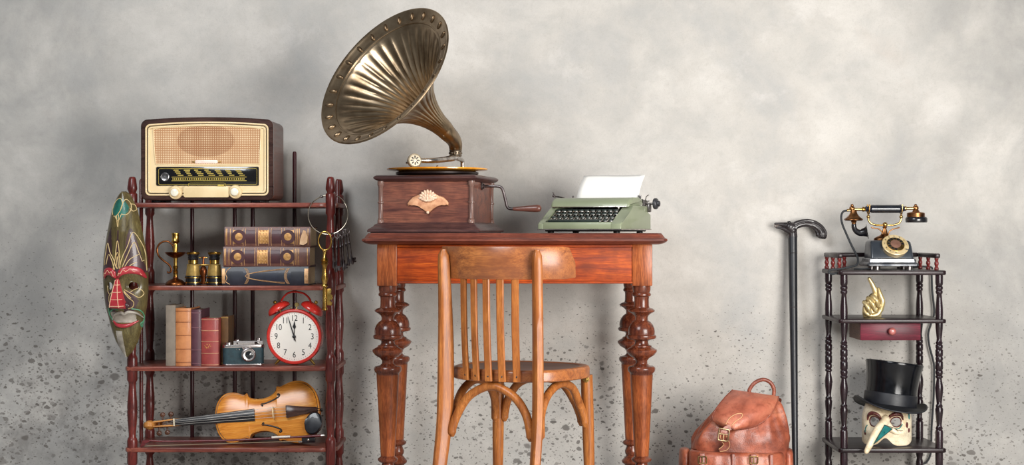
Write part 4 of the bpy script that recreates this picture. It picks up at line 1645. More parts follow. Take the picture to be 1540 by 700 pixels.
# ------------------------------------------------------------------ books
M_PAGES = NT('page_block')
_co = M_PAGES.coords((1, 1, 1))
_f = M_PAGES.noise(M_PAGES.coords((40, 40, 40)), 14, 3)
M_PAGES.set(Base_Color=M_PAGES.ramp(_f, [(0.35, lin('#a8906c')), (0.65, lin('#d8c6a2'))]), Roughness=0.85)
M_PAGES = M_PAGES.m


def leather(name, c, c2, rough=0.5, sc_=28):
    return plain(name, c, rough, 0, c2, sc_, 0.3, 0.25, 0.1)


def book(name, label, X, y, z0, w, h, d, mat, lying=False, rot=0.0, bands=(), band_mat=None, group=None, pages=None, round_=0.35):
    """upright book: spine (front, -y) w wide, h high, d deep; lying turns it on its side with the spine still to the front"""
    t = thing(name, label, 'book', (X, y, z0), (0, 0, rot), group)
    th = min(0.0032, w * 0.12)
    cov = B()
    # cover as one wrapped sheet: left board, rounded spine, right board
    prof = []
    n = 10
    bulge = w * round_ * 0.5
    for i in range(n + 1):
        a = -1 + 2 * i / n
        prof.append((a * w / 2, -bulge * (1 - a * a)))
    outer = [(-w / 2, d)] + prof + [(w / 2, d)]
    inner = [(w / 2 - th, d)] + [(x * (1 - 2 * th / w), yy + th) for x, yy in reversed(prof)] + [(-w / 2 + th, d)]
    Mx = Matrix.Identity(4)
    if lying:
        Mx = Matrix(((0, 0, 1, -h / 2), (0, 1, 0, 0), (-1, 0, 0, w / 2), (0, 0, 0, 1)))
    pts = outer + inner
    a_slab(cov, pts, 0, h, 0.0, True, Mx)
    o = obj('cover', cov, mat, t, 40)
    pg = B()
    pp = [(-w / 2 + th, d - 0.004), (-w / 2 + th, 0.004), (w / 2 - th, 0.004), (w / 2 - th, d - 0.004)]
    a_slab(pg, pp, 0.0035, h - 0.0035, 0.0, True, Mx)
    obj('pages', pg, pages or M_PAGES, t)
    for bz in bands:
        r = B()
        c = [V(x * 1.01, yy - 0.0002, bz * h) for x, yy in prof]
        a_tube(r, c, 0.0016, 6)
        bmesh.ops.transform(r, matrix=Mx, verts=r.verts)
        obj('raised_band', r, band_mat or mat, t)
    return t, prof, Mx


def shelf_books():
    ys = 0.300
    z3 = 0.391
    s = sc(ys)

    def up(name, label, x0, x1, ytop, d, mat, **kw):
        w = (x1 - x0) / s
        X = ((x0 + x1) / 2 - 770) / s
        return book(name, label, X, ys, z3, w, (551.5 - ytop) / s, d, mat, group='old books standing on the third rack shelf', **kw)
    up('upright_book', 'thin grey cloth book standing at the end of the upright row', 249.5, 264.0, 460.5, 0.15, leather('grey_cloth', '#8d8173', '#6d6358', 0.8), round_=0.2)
    up('upright_book', 'tan orange leather book with ribbed spine between grey and purple books', 264.5, 287.2, 465, 0.16, leather('tan_leather', '#cf8a55', '#a8643a'), bands=(0.06, 0.29, 0.53, 0.76, 0.95), band_mat=leather('tan_band', '#a5653c', '#7d4827'))
    up('upright_book', 'narrow purple brown leather book between the tan and red books', 287.6, 302.4, 467, 0.16, leather('purple_leather', '#5b3440', '#3d222c'), bands=(0.04, 0.28, 0.68, 0.94), band_mat=leather('purple_band', '#8a6068', '#5d3b44'))
    t, prof, Mx = up('upright_book', 'short dull red leather book with gilt rules and title patch', 303.0, 328.5, 480, 0.13, leather('red_leather', '#a5463f', '#7d2c30'), bands=(0.02, 0.26, 0.51, 0.74, 0.97), band_mat=plain('gilt_rule', '#cf9a78', 0.4, 0.2, '#a8685a', 50))
    rnd = random.Random(9)
    b = B()
    for i in range(9):
        x = rnd.uniform(-0.016, 0.012)
        z = 0.395 * 0.16 + rnd.uniform(-0.004, 0.012)
        a_box(b, (x, -0.0095 + 8 * x * x, z), (rnd.uniform(0.002, 0.005), 0.001, rnd.uniform(0.001, 0.004)))
    obj('gilt_title', b, plain('worn_gilt', '#d9a45c', 0.4, 0.4, '#b0743c', 80), t)
    t, prof, Mx = book('upright_book', 'brown gilt edged book half hidden behind the small camera', -0.9755, 0.345, z3, 0.024, 0.164, 0.12, leather('brown_gilt', '#6d4a22', '#3a2412'), group='old books standing on the third rack shelf', round_=0.1, bands=(0.03, 0.97), band_mat=plain('gilt_edge', '#c8a45c', 0.4, 0.4))
    # three lying in a stack on the second shelf
    z2 = 0.6614
    y = 0.31
    s = sc(y)
    gold = plain('gold_tooling', '#cf9f62', 0.42, 0.35, '#8f6232', 90, bump=0.2)
    goldp = plain('gold_tooling_pale', '#e2b886', 0.45, 0.25, '#a87448', 90)
    dkr = leather('maroon_leather', '#4a2228', '#2f1519')
    spine = leather('brown_spine', '#6d4438', '#472a26')
    hs = [(402, 430.2, 334, 464), (371.8, 401.6, 336, 466), (341.5, 371.4, 338, 467)]
    z = z2
    labels = ['blue black panelled book lying at the bottom of the stack of three', 'maroon gilt tooled book lying in the middle of the stack of three', 'maroon gilt tooled book with torn spine corner on top of the stack']
    for i, (yt, yb_, x0, x1) in enumerate(hs):
        th = (yb_ - yt) / s
        ln_ = (x1 - x0) / s
        X = ((x0 + x1) / 2 - 770) / s
        mat = leather('black_leather', '#2c2f3a', '#1b1d25') if i == 0 else spine
        t, prof, Mx = book('lying_book', labels[i], X, y, z, th, ln_, 0.19, mat, lying=True, rot=R((-1.0, 0.6, -0.5)[i]), group='large old books stacked flat on the second rack shelf', round_=0.22)
        z += th + 0.0002

        def panel(u0, u1, m, nm, extra=0.0012, vs=0.42, parent=None):
            b = B()
            rows = []
            for uu in (u0, u1):
                rows.append([V(x * vs * 2, yy - extra, uu * ln_) for x, yy in prof])
            fr = []
            for r_ in rows:
                fr.append(r_ + [p + V(0, extra, 0) for p in reversed(r_)])
            a_rings(b, fr)
            bmesh.ops.transform(b, matrix=Mx, verts=b.verts)
            return obj(nm, b, m, parent or t, 40)

        def disc(uc, rr, m, nm, off, parent):
            b = B()
            a_lathe(b, [(rr, 0), (rr, 0.0008), (rr * 0.86, 0.0012)], 28, YM((uc * ln_ - ln_ / 2, -th * 0.11 - off, th / 2)))
            return obj(nm, b, m, parent)
        if i == 0:
            blue = leather('blue_panel', '#262c3c', '#171b26')
            for u0, u1 in ((0.0, 0.035), (0.955, 1.0)):
                panel(u0, u1, goldp, 'spine_end', 0.0006, 0.47)
            p1 = panel(0.25, 0.80, blue, 'spine_panel', 0.0008, 0.42)
            for sgn in (-1, 1):
                b = B()
                for q in range(2):
                    pts = []
                    for j in range(24):
                        u = 0.27 + 0.46 * j / 23
                        f = math.sqrt(max(0, (u - 0.27) / 0.46)) * (0.40 - 0.05 * q)
                        pts.append(Mx @ V(sgn * th * f, -th * 0.11 * (1 - (2 * f) ** 2) - 0.0016, u * ln_))
                    a_tube(b, pts, 0.0007, 6)
                obj('gilt_line', b, goldp, p1)
            b = B()
            for uc in (0.26, 0.76):
                for q in range(3):
                    pts = []
                    for j in range(16):
                        f = -0.42 + 0.84 * j / 15
                        pts.append(Mx @ V(th * f, -th * 0.11 * (1 - (2 * f) ** 2) - 0.0014, (uc + 0.012 * q + 0.035 * (1 - (f / 0.42) ** 2) * (1 if uc < 0.5 else -1)) * ln_))
                    a_tube(b, pts, 0.0007, 6)
            obj('gilt_arch', b, goldp, t)
            b = B()
            pts = [Mx @ V(th * f, -th * 0.11 * (1 - (2 * f) ** 2) - 0.0014, u * ln_) for f, u in ((-0.45, 0.10), (-0.3, 0.06), (-0.1, 0.045), (0.1, 0.06), (0.3, 0.045), (0.45, 0.09))]
            a_tube(b, catmull(pts, 4), 0.0012, 6)
            obj('gilt_scroll', b, goldp, t)
            continue
        for uu in (0.015, 0.025, 0.065, 0.83, 0.85, 0.87, 0.97):
            panel(uu, uu + 0.006, gold, 'gilt_rule', 0.0007, 0.47)
        for u0, u1, m, nm in ((0.10, 0.215, gold, 'tooled_panel'), (0.245, 0.365, dkr, 'plain_panel'), (0.395, 0.515, gold, 'tooled_panel'), (0.545, 0.665, dkr, 'plain_panel'), (0.695, 0.81, gold, 'tooled_panel')):
            p = panel(u0, u1, m, nm, 0.0014, 0.42)
            # frame lines round each panel
            b = B()
            for uu in (u0, u1):
                a_tube(b, [Mx @ V(x * 0.88, yy - 0.0016, uu * ln_) for x, yy in prof], 0.0008, 6)
            obj('panel_frame', b, goldp, p)
            if nm == 'tooled_panel':
                if u0 < 0.2 or u0 > 0.6:
                    uc = (u0 + u1) / 2 + (0.012 if u0 < 0.3 else -0.012)
                    d1 = disc(uc, th * 0.36, dkr, 'medallion', 0.0016, p)
                    d2 = disc(uc, th * 0.19, gold, 'medallion', 0.0024, p)
                else:
                    b = B()
                    for a_ in range(3):
                        for c_ in range(5):
                            a_sphere(b, Mx @ V(th * (-0.32 + 0.16 * c_), -th * 0.10 - 0.0016, (u0 + (u1 - u0) * (0.2 + 0.3 * a_)) * ln_), 0.0022, 7, 5)
                    obj('scroll_tooling', b, goldp, p)
        if i == 2:
            m = plain('torn_card', '#e0bd98', 0.8, 0, '#c2946c', 30)
            b = B()
            a_prism(b, [(0.378 * ln_, th * 0.12), (0.42 * ln_, th * 0.08), (0.465 * ln_, th * 0.2), (0.47 * ln_, th * 0.5), (0.45 * ln_, th * 0.78), (0.42 * ln_, th * 0.84), (0.40 * ln_, th * 0.6), (0.385 * ln_, th * 0.4)], -th * 0.11 - 0.002, -0.002)
            obj('torn_patch', b, m, t)


shelf_books()


# ------------------------------------------------------------------ camera
def small_camera():
    y = 0.335
    root = V(W(366, 551, y).x, y, 0.391)
    t = thing('film_camera', 'small silver and dark green film camera beside the red alarm clock', 'camera', root, (0, 0, R(13)))
    mg = plain('green_leatherette', '#27444c', 0.6, 0, '#17292f', 60, 0.4, 0.25)
    mch = metal('camera_chrome', '#e2dcda', '#b4acab', 0.26)
    w, d = 0.069, 0.0155

    def stad(f, g=0.0):
        pts = []
        for s, a0 in ((1, -90), (-1, 90)):
            for k in range(9):
                a = R(a0 + 180 * k / 8)
                pts.append((s * (w - d) + (d + g) * f * math.cos(a), (d + g) * f * math.sin(a)))
        return pts
    b = B()
    a_slab(b, stad(1), 0.004, 0.0585, 0.0)
    obj('body', b, mg, t, 40)
    b = B()
    a_slab(b, stad(1, 0.0006), 0.0, 0.0042, 0.001)
    obj('base_plate', b, mch, t, 40)
    b = B()
    a_slab(b, stad(1, 0.0006), 0.0585, 0.0690, 0.001)
    out = [(-0.034, -0.015), (0.064, -0.015), (0.066, 0.0), (0.064, 0.015), (-0.034, 0.015)]
    a_slab(b, out, 0.067, 0.0825, 0.0025)
    top = obj('top_plate', b, mch, t, 40)
    for x, r, z0, z1, nm in ((-0.050, 0.0115, 0.069, 0.0775, 'wind_knob'), (-0.020, 0.0080, 0.082, 0.0865, 'shutter_dial'), (0.052, 0.0090, 0.082, 0.0905, 'rewind_knob')):
        b = B()
        a_lathe(b, [(r, z0), (r, z1 - 0.001), (r * 0.88, z1)], 22, Matrix.Translation((x, 0, 0)))
        obj(nm, b, mch, top)
    for x, ww, hh in ((0.043, 0.0125, 0.0090), (-0.021, 0.0055, 0.0055)):
        b = B()
        a_box(b, (x, -0.0152, 0.0745), (ww, 0.0016, hh), 0.0005)
        obj('finder_window', b, plain('finder_amber', '#2c140c', 0.15, 0, '#150906', 20, coat=0.5), top)
    b = B()
    a_sphere(b, (-0.0145, -0.0165, 0.053), 0.0028, 10, 7)
    a_sphere(b, (-0.024, -0.0162, 0.053), 0.0018, 8, 6)
    a_lathe(b, [(0.003, 0), (0.003, 0.004)], 10, align((0.069, 0, 0.061), (1, 0, 0)))
    obj('lever_button', b, mch, t)
    b = B()
    a_lathe(b, [(0.024, 0), (0.024, 0.003), (0.0215, 0.005), (0.0215, 0.010), (0.0185, 0.011), (0.0180, 0.020), (0.0205, 0.021), (0.0205, 0.027), (0.0185, 0.0285), (0.0135, 0.0275), (0.012, 0.0245), (0.0, 0.0250)], 40, YM((0.016, -0.0150, 0.036)))
    ln_ = obj('lens_barrel', b, mch, t, 30)
    b = B()
    a_lathe(b, [(0.0128, 0.0), (0.0105, 0.0006), (0.006, 0.0022), (0, 0.003)], 30, YM((0.016, -0.0398, 0.036)))
    obj('lens_glass', b, plain('lens_dark', '#1d2024', 0.08, 0, '#0d0f12', 10, coat=0.8), ln_)
    b = B()
    a_lathe(b, [(0.0035, 0), (0.0035, 0.006), (0.002, 0.007)], 12, align((0.000, -0.026, 0.0545), (-0.6, -0.2, 0.7)))
    obj('focus_tab', b, mch, ln_)


small_camera()


# ------------------------------------------------------------------ alarm clock
def alarm_clock():
    y = 0.325
    s = sc(y)
    root = V((443.5 - 770) / s, y, 0.3924)
    t = thing('alarm_clock', 'red twin bell alarm clock with white dial near twelve', 'clock', root, (0, 0, R(-3)))
    k = 1 / s / 4.375
    C = V(0, 0, (576 - 390) * k)
    red = plain('clock_red', '#d8362c', 0.28, 0, '#c02820', 8, 0.4, coat=0.5)
    Rr = 0.0942
    b = B()
    a_lathe(b, [(Rr * 0.90, -0.045), (Rr * 0.97, -0.036), (Rr * 0.97, 0.004), (Rr, 0.008), (Rr, 0.014), (Rr * 0.975, 0.018), (Rr * 0.925, 0.019), (Rr * 0.885, 0.016), (Rr * 0.875, 0.011)], 72, YM(C))
    obj('case', b, red, t, 40)
    b = B()
    a_lathe(b, [(Rr * 0.884, 0.006), (Rr * 0.884, 0.0116), (Rr * 0.87, 0.0118), (0, 0.0118)], 64, YM(C))
    dial = obj('dial', b, plain('dial_white', '#f4efe6', 0.5, 0, '#efe8dc', 6), t, 30)
    ink = plain('dial_ink', '#17161a', 0.5)
    yd = -0.0119
    for h in range(1, 13):
        a = R(30 * h)
        bm = text_bm(str(h), 0.0255, 0.0004)
        p = C + V(math.sin(a) * 0.0618, yd, math.cos(a) * 0.0618)
        # seriffed look: thicken the vertical strokes a little
        bmesh.ops.transform(bm, matrix=Matrix.Translation(p) @ Matrix.Rotation(R(90), 4, 'X') @ Matrix.Diagonal((0.92, 1.12, 1, 1)), verts=bm.verts)
        obj('numeral', bm, ink, dial)
    b = B()
    for i in range(60):
        a = R(6 * i)
        ll = 0.005 if i % 5 == 0 else 0.003
        M = Matrix.Translation(C + V(math.sin(a) * 0.0772, yd, math.cos(a) * 0.0772)) @ Matrix.Rotation(a, 4, 'Y')
        vs = a_box(b, (0, 0, 0), (0.0008 if i % 5 else 0.0014, 0.0004, ll))
        bmesh.ops.transform(b, matrix=M, verts=vs)
    obj('minute_marks', b, plain('grey_ink', '#8a847c', 0.6), dial)

    def hand(nm, ang, outline, off):
        b = B()
        a_prism(b, outline, -0.0006, 0.0006)
        bmesh.ops.transform(b, matrix=Matrix.Translation(C + V(0, yd - off, 0)) @ Matrix.Rotation(R(ang), 4, 'Y'), verts=b.verts)
        obj(nm, b, ink, t)
    hand('hour_hand', 1, [(-0.0010, -0.012), (0.0010, -0.012), (0.0012, 0.026), (0.0058, 0.033), (0.0030, 0.041), (0.0006, 0.052), (-0.0006, 0.052), (-0.0030, 0.041), (-0.0058, 0.033), (-0.0012, 0.026)], 0.002)
    hand('minute_hand', -17, [(-0.0014, -0.016), (0.0014, -0.016), (0.0019, 0.010), (0.0016, 0.045), (0.0004, 0.072), (-0.0004, 0.072), (-0.0016, 0.045), (-0.0019, 0.010)], 0.004)
    b = B()
    a_lathe(b, [(0.0058, -0.003), (0.0058, 0.005), (0.004, 0.0062)], 20, YM(C + V(0, yd, 0)))
    obj('hand_pin', b, ink, t)
    # bells with brass knobs
    for sg in (-1, 1):
        base = C + V(sg * 104 * k, 0.012, 170 * k)
        d = V(sg * 0.52, 0, 0.854)
        M = align(base, d)
        b = B()
        a_lathe(b, [(0.0405, 0.0), (0.0412, 0.004), (0.0400, 0.009), (0.0355, 0.016), (0.027, 0.022), (0.015, 0.0258), (0.0, 0.0265)], 40, M, cap0=False)
        bl = obj('bell', b, red, t, 60, mods=[('SOLIDIFY', dict(thickness=0.0014, offset=-1))])
        b = B()
        a_lathe(b, [(0.003, -0.022), (0.003, 0.028), (0.0055, 0.029), (0.0062, 0.032), (0.0055, 0.036), (0.0025, 0.038)], 16, M)
        obj('bell_post', b, M_BRASS, bl, 50)
    # handle
    b = B()
    z0 = C.z
    pts = catmull([C + V(-100 * k, 0.012, 215 * k), C + V(-88 * k, 0.012, 245 * k), C + V(-60 * k, 0.012, 278 * k), C + V(-25 * k, 0.012, 292 * k), C + V(15 * k, 0.012, 292 * k), C + V(60 * k, 0.012, 279 * k), C + V(92 * k, 0.012, 248 * k), C + V(106 * k, 0.012, 215 * k)], 8)
    a_tube(b, pts, 0.0042, 12, sx=0.8, sy=1.5, up=None)
    obj('handle', b, red, t, 50)
    # hammer
    b = B()
    a_tube(b, [C + V(0.004, 0.004, 0.090), C + V(0.006, 0.004, 0.106)], 0.0018, 8)
    a_lathe(b, [(0.0072, -0.006), (0.0078, 0), (0.0072, 0.006)], 18, YM(C + V(0.0065, 0.004, 0.1075)))
    a_sphere(b, C + V(-0.014, 0.0, 0.0965), 0.003, 8, 6)
    obj('hammer', b, M_BRASSP, t, 40)
    # splayed feet
    for sg in (-1, 1):
        b = B()
        p0 = C + V(sg * 0.052, 0.004, -0.0765)
        p1 = V(sg * 0.0675, 0.0, 0.0)
        a_tube(b, [p0, p0.lerp(p1, 0.5), p1 + V(0, 0, 0.0015)], [0.0055, 0.0044, 0.0030], 12)
        obj('foot', b, M_BRASS, t, 50)
    b = B()
    a_tube(b, [V(0, 0.05, 0.0), V(0, 0.035, 0.03)], 0.003, 8)
    obj('foot', b, M_BRASS, t)


alarm_clock()


# ------------------------------------------------------------------ violin and bow
def violin():
    y = 0.375
    root = V(W(403, 628, y).x, y, 0.2165)
    t = thing('violin', 'honey coloured violin lying on its side on the lowest rack shelf', 'violin', root, (R(-13), R(-5.2), 0))
    half = [(-0.178, 0.0), (-0.1775, 0.012), (-0.175, 0.030), (-0.168, 0.052), (-0.155, 0.071), (-0.138, 0.0825), (-0.118, 0.0855), (-0.100, 0.0825), (-0.085, 0.0765), (-0.074, 0.0735), (-0.0665, 0.0775),
            (-0.0625, 0.0760), (-0.0600, 0.0685), (-0.050, 0.0600), (-0.030, 0.0552), (-0.008, 0.0555), (0.012, 0.0610), (0.026, 0.0705), (0.035, 0.0825), (0.0365, 0.0905), (0.0410, 0.0925),
            (0.050, 0.0905), (0.065, 0.0965), (0.085, 0.1035), (0.105, 0.1060), (0.125, 0.1035), (0.145, 0.0935), (0.162, 0.0755), (0.172, 0.0540), (0.1775, 0.0300), (0.179, 0.0120), (0.1795, 0.0)]
    up = [(p.x, p.y) for p in catmull([V(a, c, 0) for a, c in half], 4)]
    out = up + [(a, -c) for a, c in reversed(up[1:-1])]
    mt = wood('spruce_top', '#e0943a', '#c07024', None, axis='X', scale=0.9, rough=0.26, coat=0.5, warm='#ecb058')
    mr = wood('maple_rib', '#b06c30', '#7d431c', None, axis='X', rough=0.3, coat=0.5)
    mn = wood('maple_neck', '#c98c48', '#9c622c', None, axis='X', rough=0.35, coat=0.3)
    eb = plain('ebony', '#1c191c', 0.36, 0, '#100e10', 40, coat=0.2, stretch=(0.3, 3, 3))
    edge = -0.0150

    def hwid(x):
        return max(interp(up, x), 0.0004)

    def arch_at(x, f, h=0.0125):
        """bulge of a plate at station x, f = share of the half width"""
        end = max(0.0, 1 - (abs(x) / 0.1797) ** 7) ** 0.6
        fl = max(0.0, 1 - (f / 0.95) ** 2)
        return h * end * fl ** 0.85

    def surf(x, z):
        return edge - 0.0028 - arch_at(x, min(1, abs(z) / hwid(x)))

    def plate(bm, y0, sgn, h):
        rows = []
        n = 18
        for x, hw_ in up:
            hw_ = max(hw_, 0.0004)
            row = [V(x, y0, -hw_)]
            for i in range(n + 1):
                f = -1 + 2 * i / n
                row.append(V(x, y0 + sgn * (0.0028 + arch_at(x, abs(f), h)), f * hw_))
            row.append(V(x, y0, hw_))
            rows.append(row)
        a_rings(bm, rows)
    b = B()
    a_prism(b, [(a * 0.985, c * 0.975) for a, c in out], edge, 0.0150)
    obj('ribs', b, mr, t, 50)
    b = B()
    plate(b, edge, -1, 0.0125)
    obj('top_plate', b, mt, t, 40)
    b = B()
    plate(b, 0.0150, 1, 0.011)
    obj('back_plate', b, mr, t, 40)
    b = B()
    pf = [(a * 0.968, c * 0.948) for a, c in out]
    a_tube(b, [V(a, surf(a, c) - 0.0001, c) for a, c in pf], 0.0009, 6, True)
    obj('purfling', b, eb, t)
    # f holes
    for sg in (-1, 1):
        b = B()
        cps = [(-0.018, 0.0285), (-0.022, 0.0330), (-0.019, 0.0365), (-0.012, 0.0360), (0.004, 0.0400), (0.024, 0.0470), (0.036, 0.0530), (0.041, 0.0560), (0.044, 0.0620), (0.040, 0.0660), (0.0345, 0.0640)]
        pts = catmull([V(a + 0.004, 0, sg * c) for a, c in cps], 5)
        pts = [V(p.x, surf(p.x, p.z) - 0.0001, p.z) for p in pts]
        n = len(pts)
        a_tube(b, pts, [0.0011 + 0.0018 * math.sin(PI * i / (n - 1)) ** 1.5 for i in range(n)], 8, sx=1, sy=1)
        for a, c, r in ((-0.0150, 0.0300, 0.0040), (0.0405, 0.0630, 0.0048)):
            a_sphere(b, (a + 0.002, surf(a, sg * c) + 0.0012, sg * c), r, 12, 8)
        obj('f_hole', b, eb, t, 60)
    # neck, fingerboard, nut
    b = B()
    rings = []
    for x, hw_, y0, y1 in ((-0.175, 0.017, -0.026, 0.012), (-0.19, 0.0155, -0.026, -0.002), (-0.23, 0.0140, -0.026, -0.008), (-0.29, 0.0128, -0.026, -0.010), (-0.314, 0.0125, -0.026, -0.008)):
        rings.append([V(x, y0, -hw_), V(x, y0, hw_), V(x, (y0 + y1) / 2, hw_ * 0.95), V(x, y1, hw_ * 0.5), V(x, y1, -hw_ * 0.5), V(x, (y0 + y1) / 2, -hw_ * 0.95)])
    a_rings(b, rings)
    obj('neck', b, mn, t, 40)
    b = B()
    rings = []
    for x, hw_, y0 in ((-0.313, 0.0122, -0.0265), (-0.176, 0.0165, -0.0295), (-0.040, 0.0210, -0.0355)):
        rings.append([V(x, y0 + 0.006, -hw_), V(x, y0 + 0.001, -hw_), V(x, y0 - 0.0022, -hw_ * 0.5), V(x, y0 - 0.003, 0), V(x, y0 - 0.0022, hw_ * 0.5), V(x, y0 + 0.001, hw_), V(x, y0 + 0.006, hw_)])
    a_rings(b, rings)
    obj('fingerboard', b, eb, t, 25)
    b = B()
    a_box(b, (-0.3155, -0.0275, 0), (0.005, 0.010, 0.026), 0.001)
    obj('nut', b, plain('bone', '#e8dcc0', 0.4), t)
    # peg box with scroll
    b = B()
    for sg in (-1, 1):
        rings = []
        for x, zz in ((-0.316, 0.0125), (-0.350, 0.0112), (-0.388, 0.0098)):
            rings.append([V(x, -0.030, sg * zz), V(x, -0.030, sg * (zz - 0.0045)), V(x, -0.004, sg * (zz - 0.0045)), V(x, -0.004, sg * zz)])
        a_rings(b, rings)
    a_box(b, (-0.352, -0.006, 0), (0.072, 0.006, 0.020), 0.001)
    pb = obj('peg_box', b, mn, t, 40)
    b = B()
    pts, rad = [], []
    for i in range(44):
        a = i / 43 * 2.4 * 2 * PI * 0.9
        r = 0.0165 * (1 - 0.72 * i / 43)
        pts.append(V(-0.402 - r * math.sin(a) * 1.0, -0.016 + r * math.cos(a) * 1.0, 0))
        rad.append(0.0075 - 0.003 * i / 43)
    # wider towards the eye of the scroll
    for sg in (-1, 0, 1):
        a_tube(b, [p + V(0, 0, sg * (0.002 + 0.010 * i / 43)) for i, p in enumerate(pts)], rad, 8)
    obj('scroll', b, mn, t, 60)
    b = B()
    for i, (x, sg) in enumerate(((-0.328, 1), (-0.342, -1), (-0.356, 1), (-0.370, -1))):
        b = B()
        a_tube(b, [V(x, -0.018, -sg * 0.013), V(x, -0.018, sg * 0.024)], 0.0028, 10)
        a_sphere(b, (x, -0.018, sg * 0.031), 1, 12, 8, (0.0095, 0.004, 0.0085))
        obj('peg', b, wood('peg_wood', '#5d3a28', '#33201a', None, axis='Z'), pb, 60)
    # bridge, tailpiece, chin rest
    b = B()
    bx = 0.026
    sf = surf(bx, 0.0)
    a_prism(b, [(-0.021, 0), (-0.012, 0), (-0.009, 0.005), (0.009, 0.005), (0.012, 0), (0.021, 0), (0.019, 0.010), (0.020, 0.022), (0.013, 0.029), (0.0, 0.032), (-0.013, 0.029), (-0.020, 0.022), (-0.019, 0.010)], -0.0016, 0.0016,
            M=Matrix.Translation((bx, sf + 0.001, 0)) @ Matrix(((0, 1, 0, 0), (0, 0, -1, 0), (1, 0, 0, 0), (0, 0, 0, 1))))
    obj('bridge', b, plain('bridge_maple', '#efd3a0', 0.5, 0, '#dcb878', 40), t, 40)
    b = B()
    rings = []
    for x, hw_, y0 in ((0.068, 0.0205, -0.045), (0.072, 0.0215, -0.046), (0.10, 0.0175, -0.042), (0.14, 0.0115, -0.036), (0.172, 0.0085, -0.030)):
        rings.append([V(x, y0 + 0.007, -hw_), V(x, y0 + 0.002, -hw_), V(x, y0 - 0.002, -hw_ * 0.4), V(x, y0 - 0.002, hw_ * 0.4), V(x, y0 + 0.002, hw_), V(x, y0 + 0.007, hw_)])
    a_rings(b, rings)
    tp = obj('tailpiece', b, wood('rosewood', '#4d3128', '#2a1a17', None, axis='X', rough=0.3, coat=0.4), t, 30)
    b = B()
    a_tube(b, [V(0.170, -0.028, 0.004), V(0.181, -0.018, 0.004), V(0.184, -0.006, 0), V(0.181, -0.018, -0.004), V(0.170, -0.028, -0.004)], 0.0012, 6)
    a_sphere(b, (0.184, -0.002, 0), 0.006, 10, 7)
    obj('end_button', b, eb, tp)
    b = B()
    cpts = []
    for kk in range(28):
        a = 2 * PI * kk / 28
        cpts.append((0.158 + 0.030 * math.cos(a) + 0.006 * math.sin(a), -0.047 + 0.038 * math.sin(a)))
    a_prism(b, cpts, -0.046, -0.020, 0.006, 3)
    obj('chin_rest', b, plain('chin_black', '#20222a', 0.32, 0, '#101116', 30, coat=0.3), t, 50)
    # strings
    st = plain('string_steel', '#d8d4cc', 0.35, 0.6)
    for i in range(4):
        f = -1 + 2 * i / 3
        b = B()
        a_tube(b, [V(-0.352, -0.022, f * 0.005), V(-0.3155, -0.0330, f * 0.0082), V(bx, sf + 0.001 - 0.0315 + 0.0035 * f * f, f * 0.0165), V(0.070, -0.0468, f * 0.0150)], 0.0006, 6)
        obj('string', b, st, t)


violin()


def bow():
    a, c = W(209.5, 664.0, 0.268), W(488.5, 655.5, 0.298)
    ax = (c - a)
    L = ax.length
    root = a
    rz = math.atan2(ax.y, ax.x)
    ry = -math.asin(ax.z / L)
    t = thing('violin_bow', 'dark red violin bow lying in front of the violin', 'bow', root, (R(12), ry, rz))
    ms = wood('pernambuco', '#6d2b2e', '#3c161b', None, axis='X', rough=0.26, coat=0.5)
    b = B()
    pts = catmull([V(0.020, 0, 0.002), V(0.10, 0, -0.004), V(0.30, 0, -0.007), V(0.50, 0, -0.003), V(L - 0.012, 0, 0)], 8)
    n = len(pts)
    a_tube(b, pts, [0.0030 + 0.0012 * i / n for i in range(n)], 12)
    obj('stick', b, ms, t, 50)
    b = B()
    a_prism(b, [(0.0, -0.019), (0.006, -0.0205), (0.016, -0.017), (0.020, -0.008), (0.034, -0.003), (0.034, 0.003), (0.018, 0.005), (0.011, 0.001), (0.007, -0.008)], -0.004, 0.004, 0.0012, 2, True)
    obj('tip_head', b, ms, t, 40)
    b = B()
    a_box(b, (L - 0.055, 0, -0.014), (0.046, 0.011, 0.019), 0.003)
    fg = obj('frog', b, M_BLACK, t)
    b = B()
    a_sphere(b, (L - 0.056, -0.0052, -0.013), 0.0042, 12, 8, (1, 0.4, 1))
    obj('frog_eye', b, M_NICKEL, fg)
    b = B()
    a_box(b, (L - 0.083, 0, -0.0195), (0.013, 0.011, 0.008), 0.002)
    obj('ferrule', b, M_NICKEL, fg)
    b = B()
    a_lathe(b, [(0.0048, 0), (0.0048, 0.062)], 14, align((L - 0.178, 0, -0.0015), (1, 0, 0.02)))
    obj('silver_winding', b, plain('winding', '#ded6cc', 0.4, 0.5, '#b8aea4', 90), t)
    b = B()
    a_lathe(b, [(0.0044, 0), (0.0048, 0.002), (0.0048, 0.012), (0.003, 0.014)], 14, align((L - 0.013, 0, 0), (1, 0, 0)))
    obj('adjuster_button', b, M_NICKEL, t)
    b = B()
    a_box(b, (L * 0.45, 0.001, -0.0178), (L * 0.86, 0.006, 0.0007))
    obj('bow_hair', b, plain('horse_hair', '#a3937a', 0.7, stretch=(0.2, 4, 4)), t)


bow()


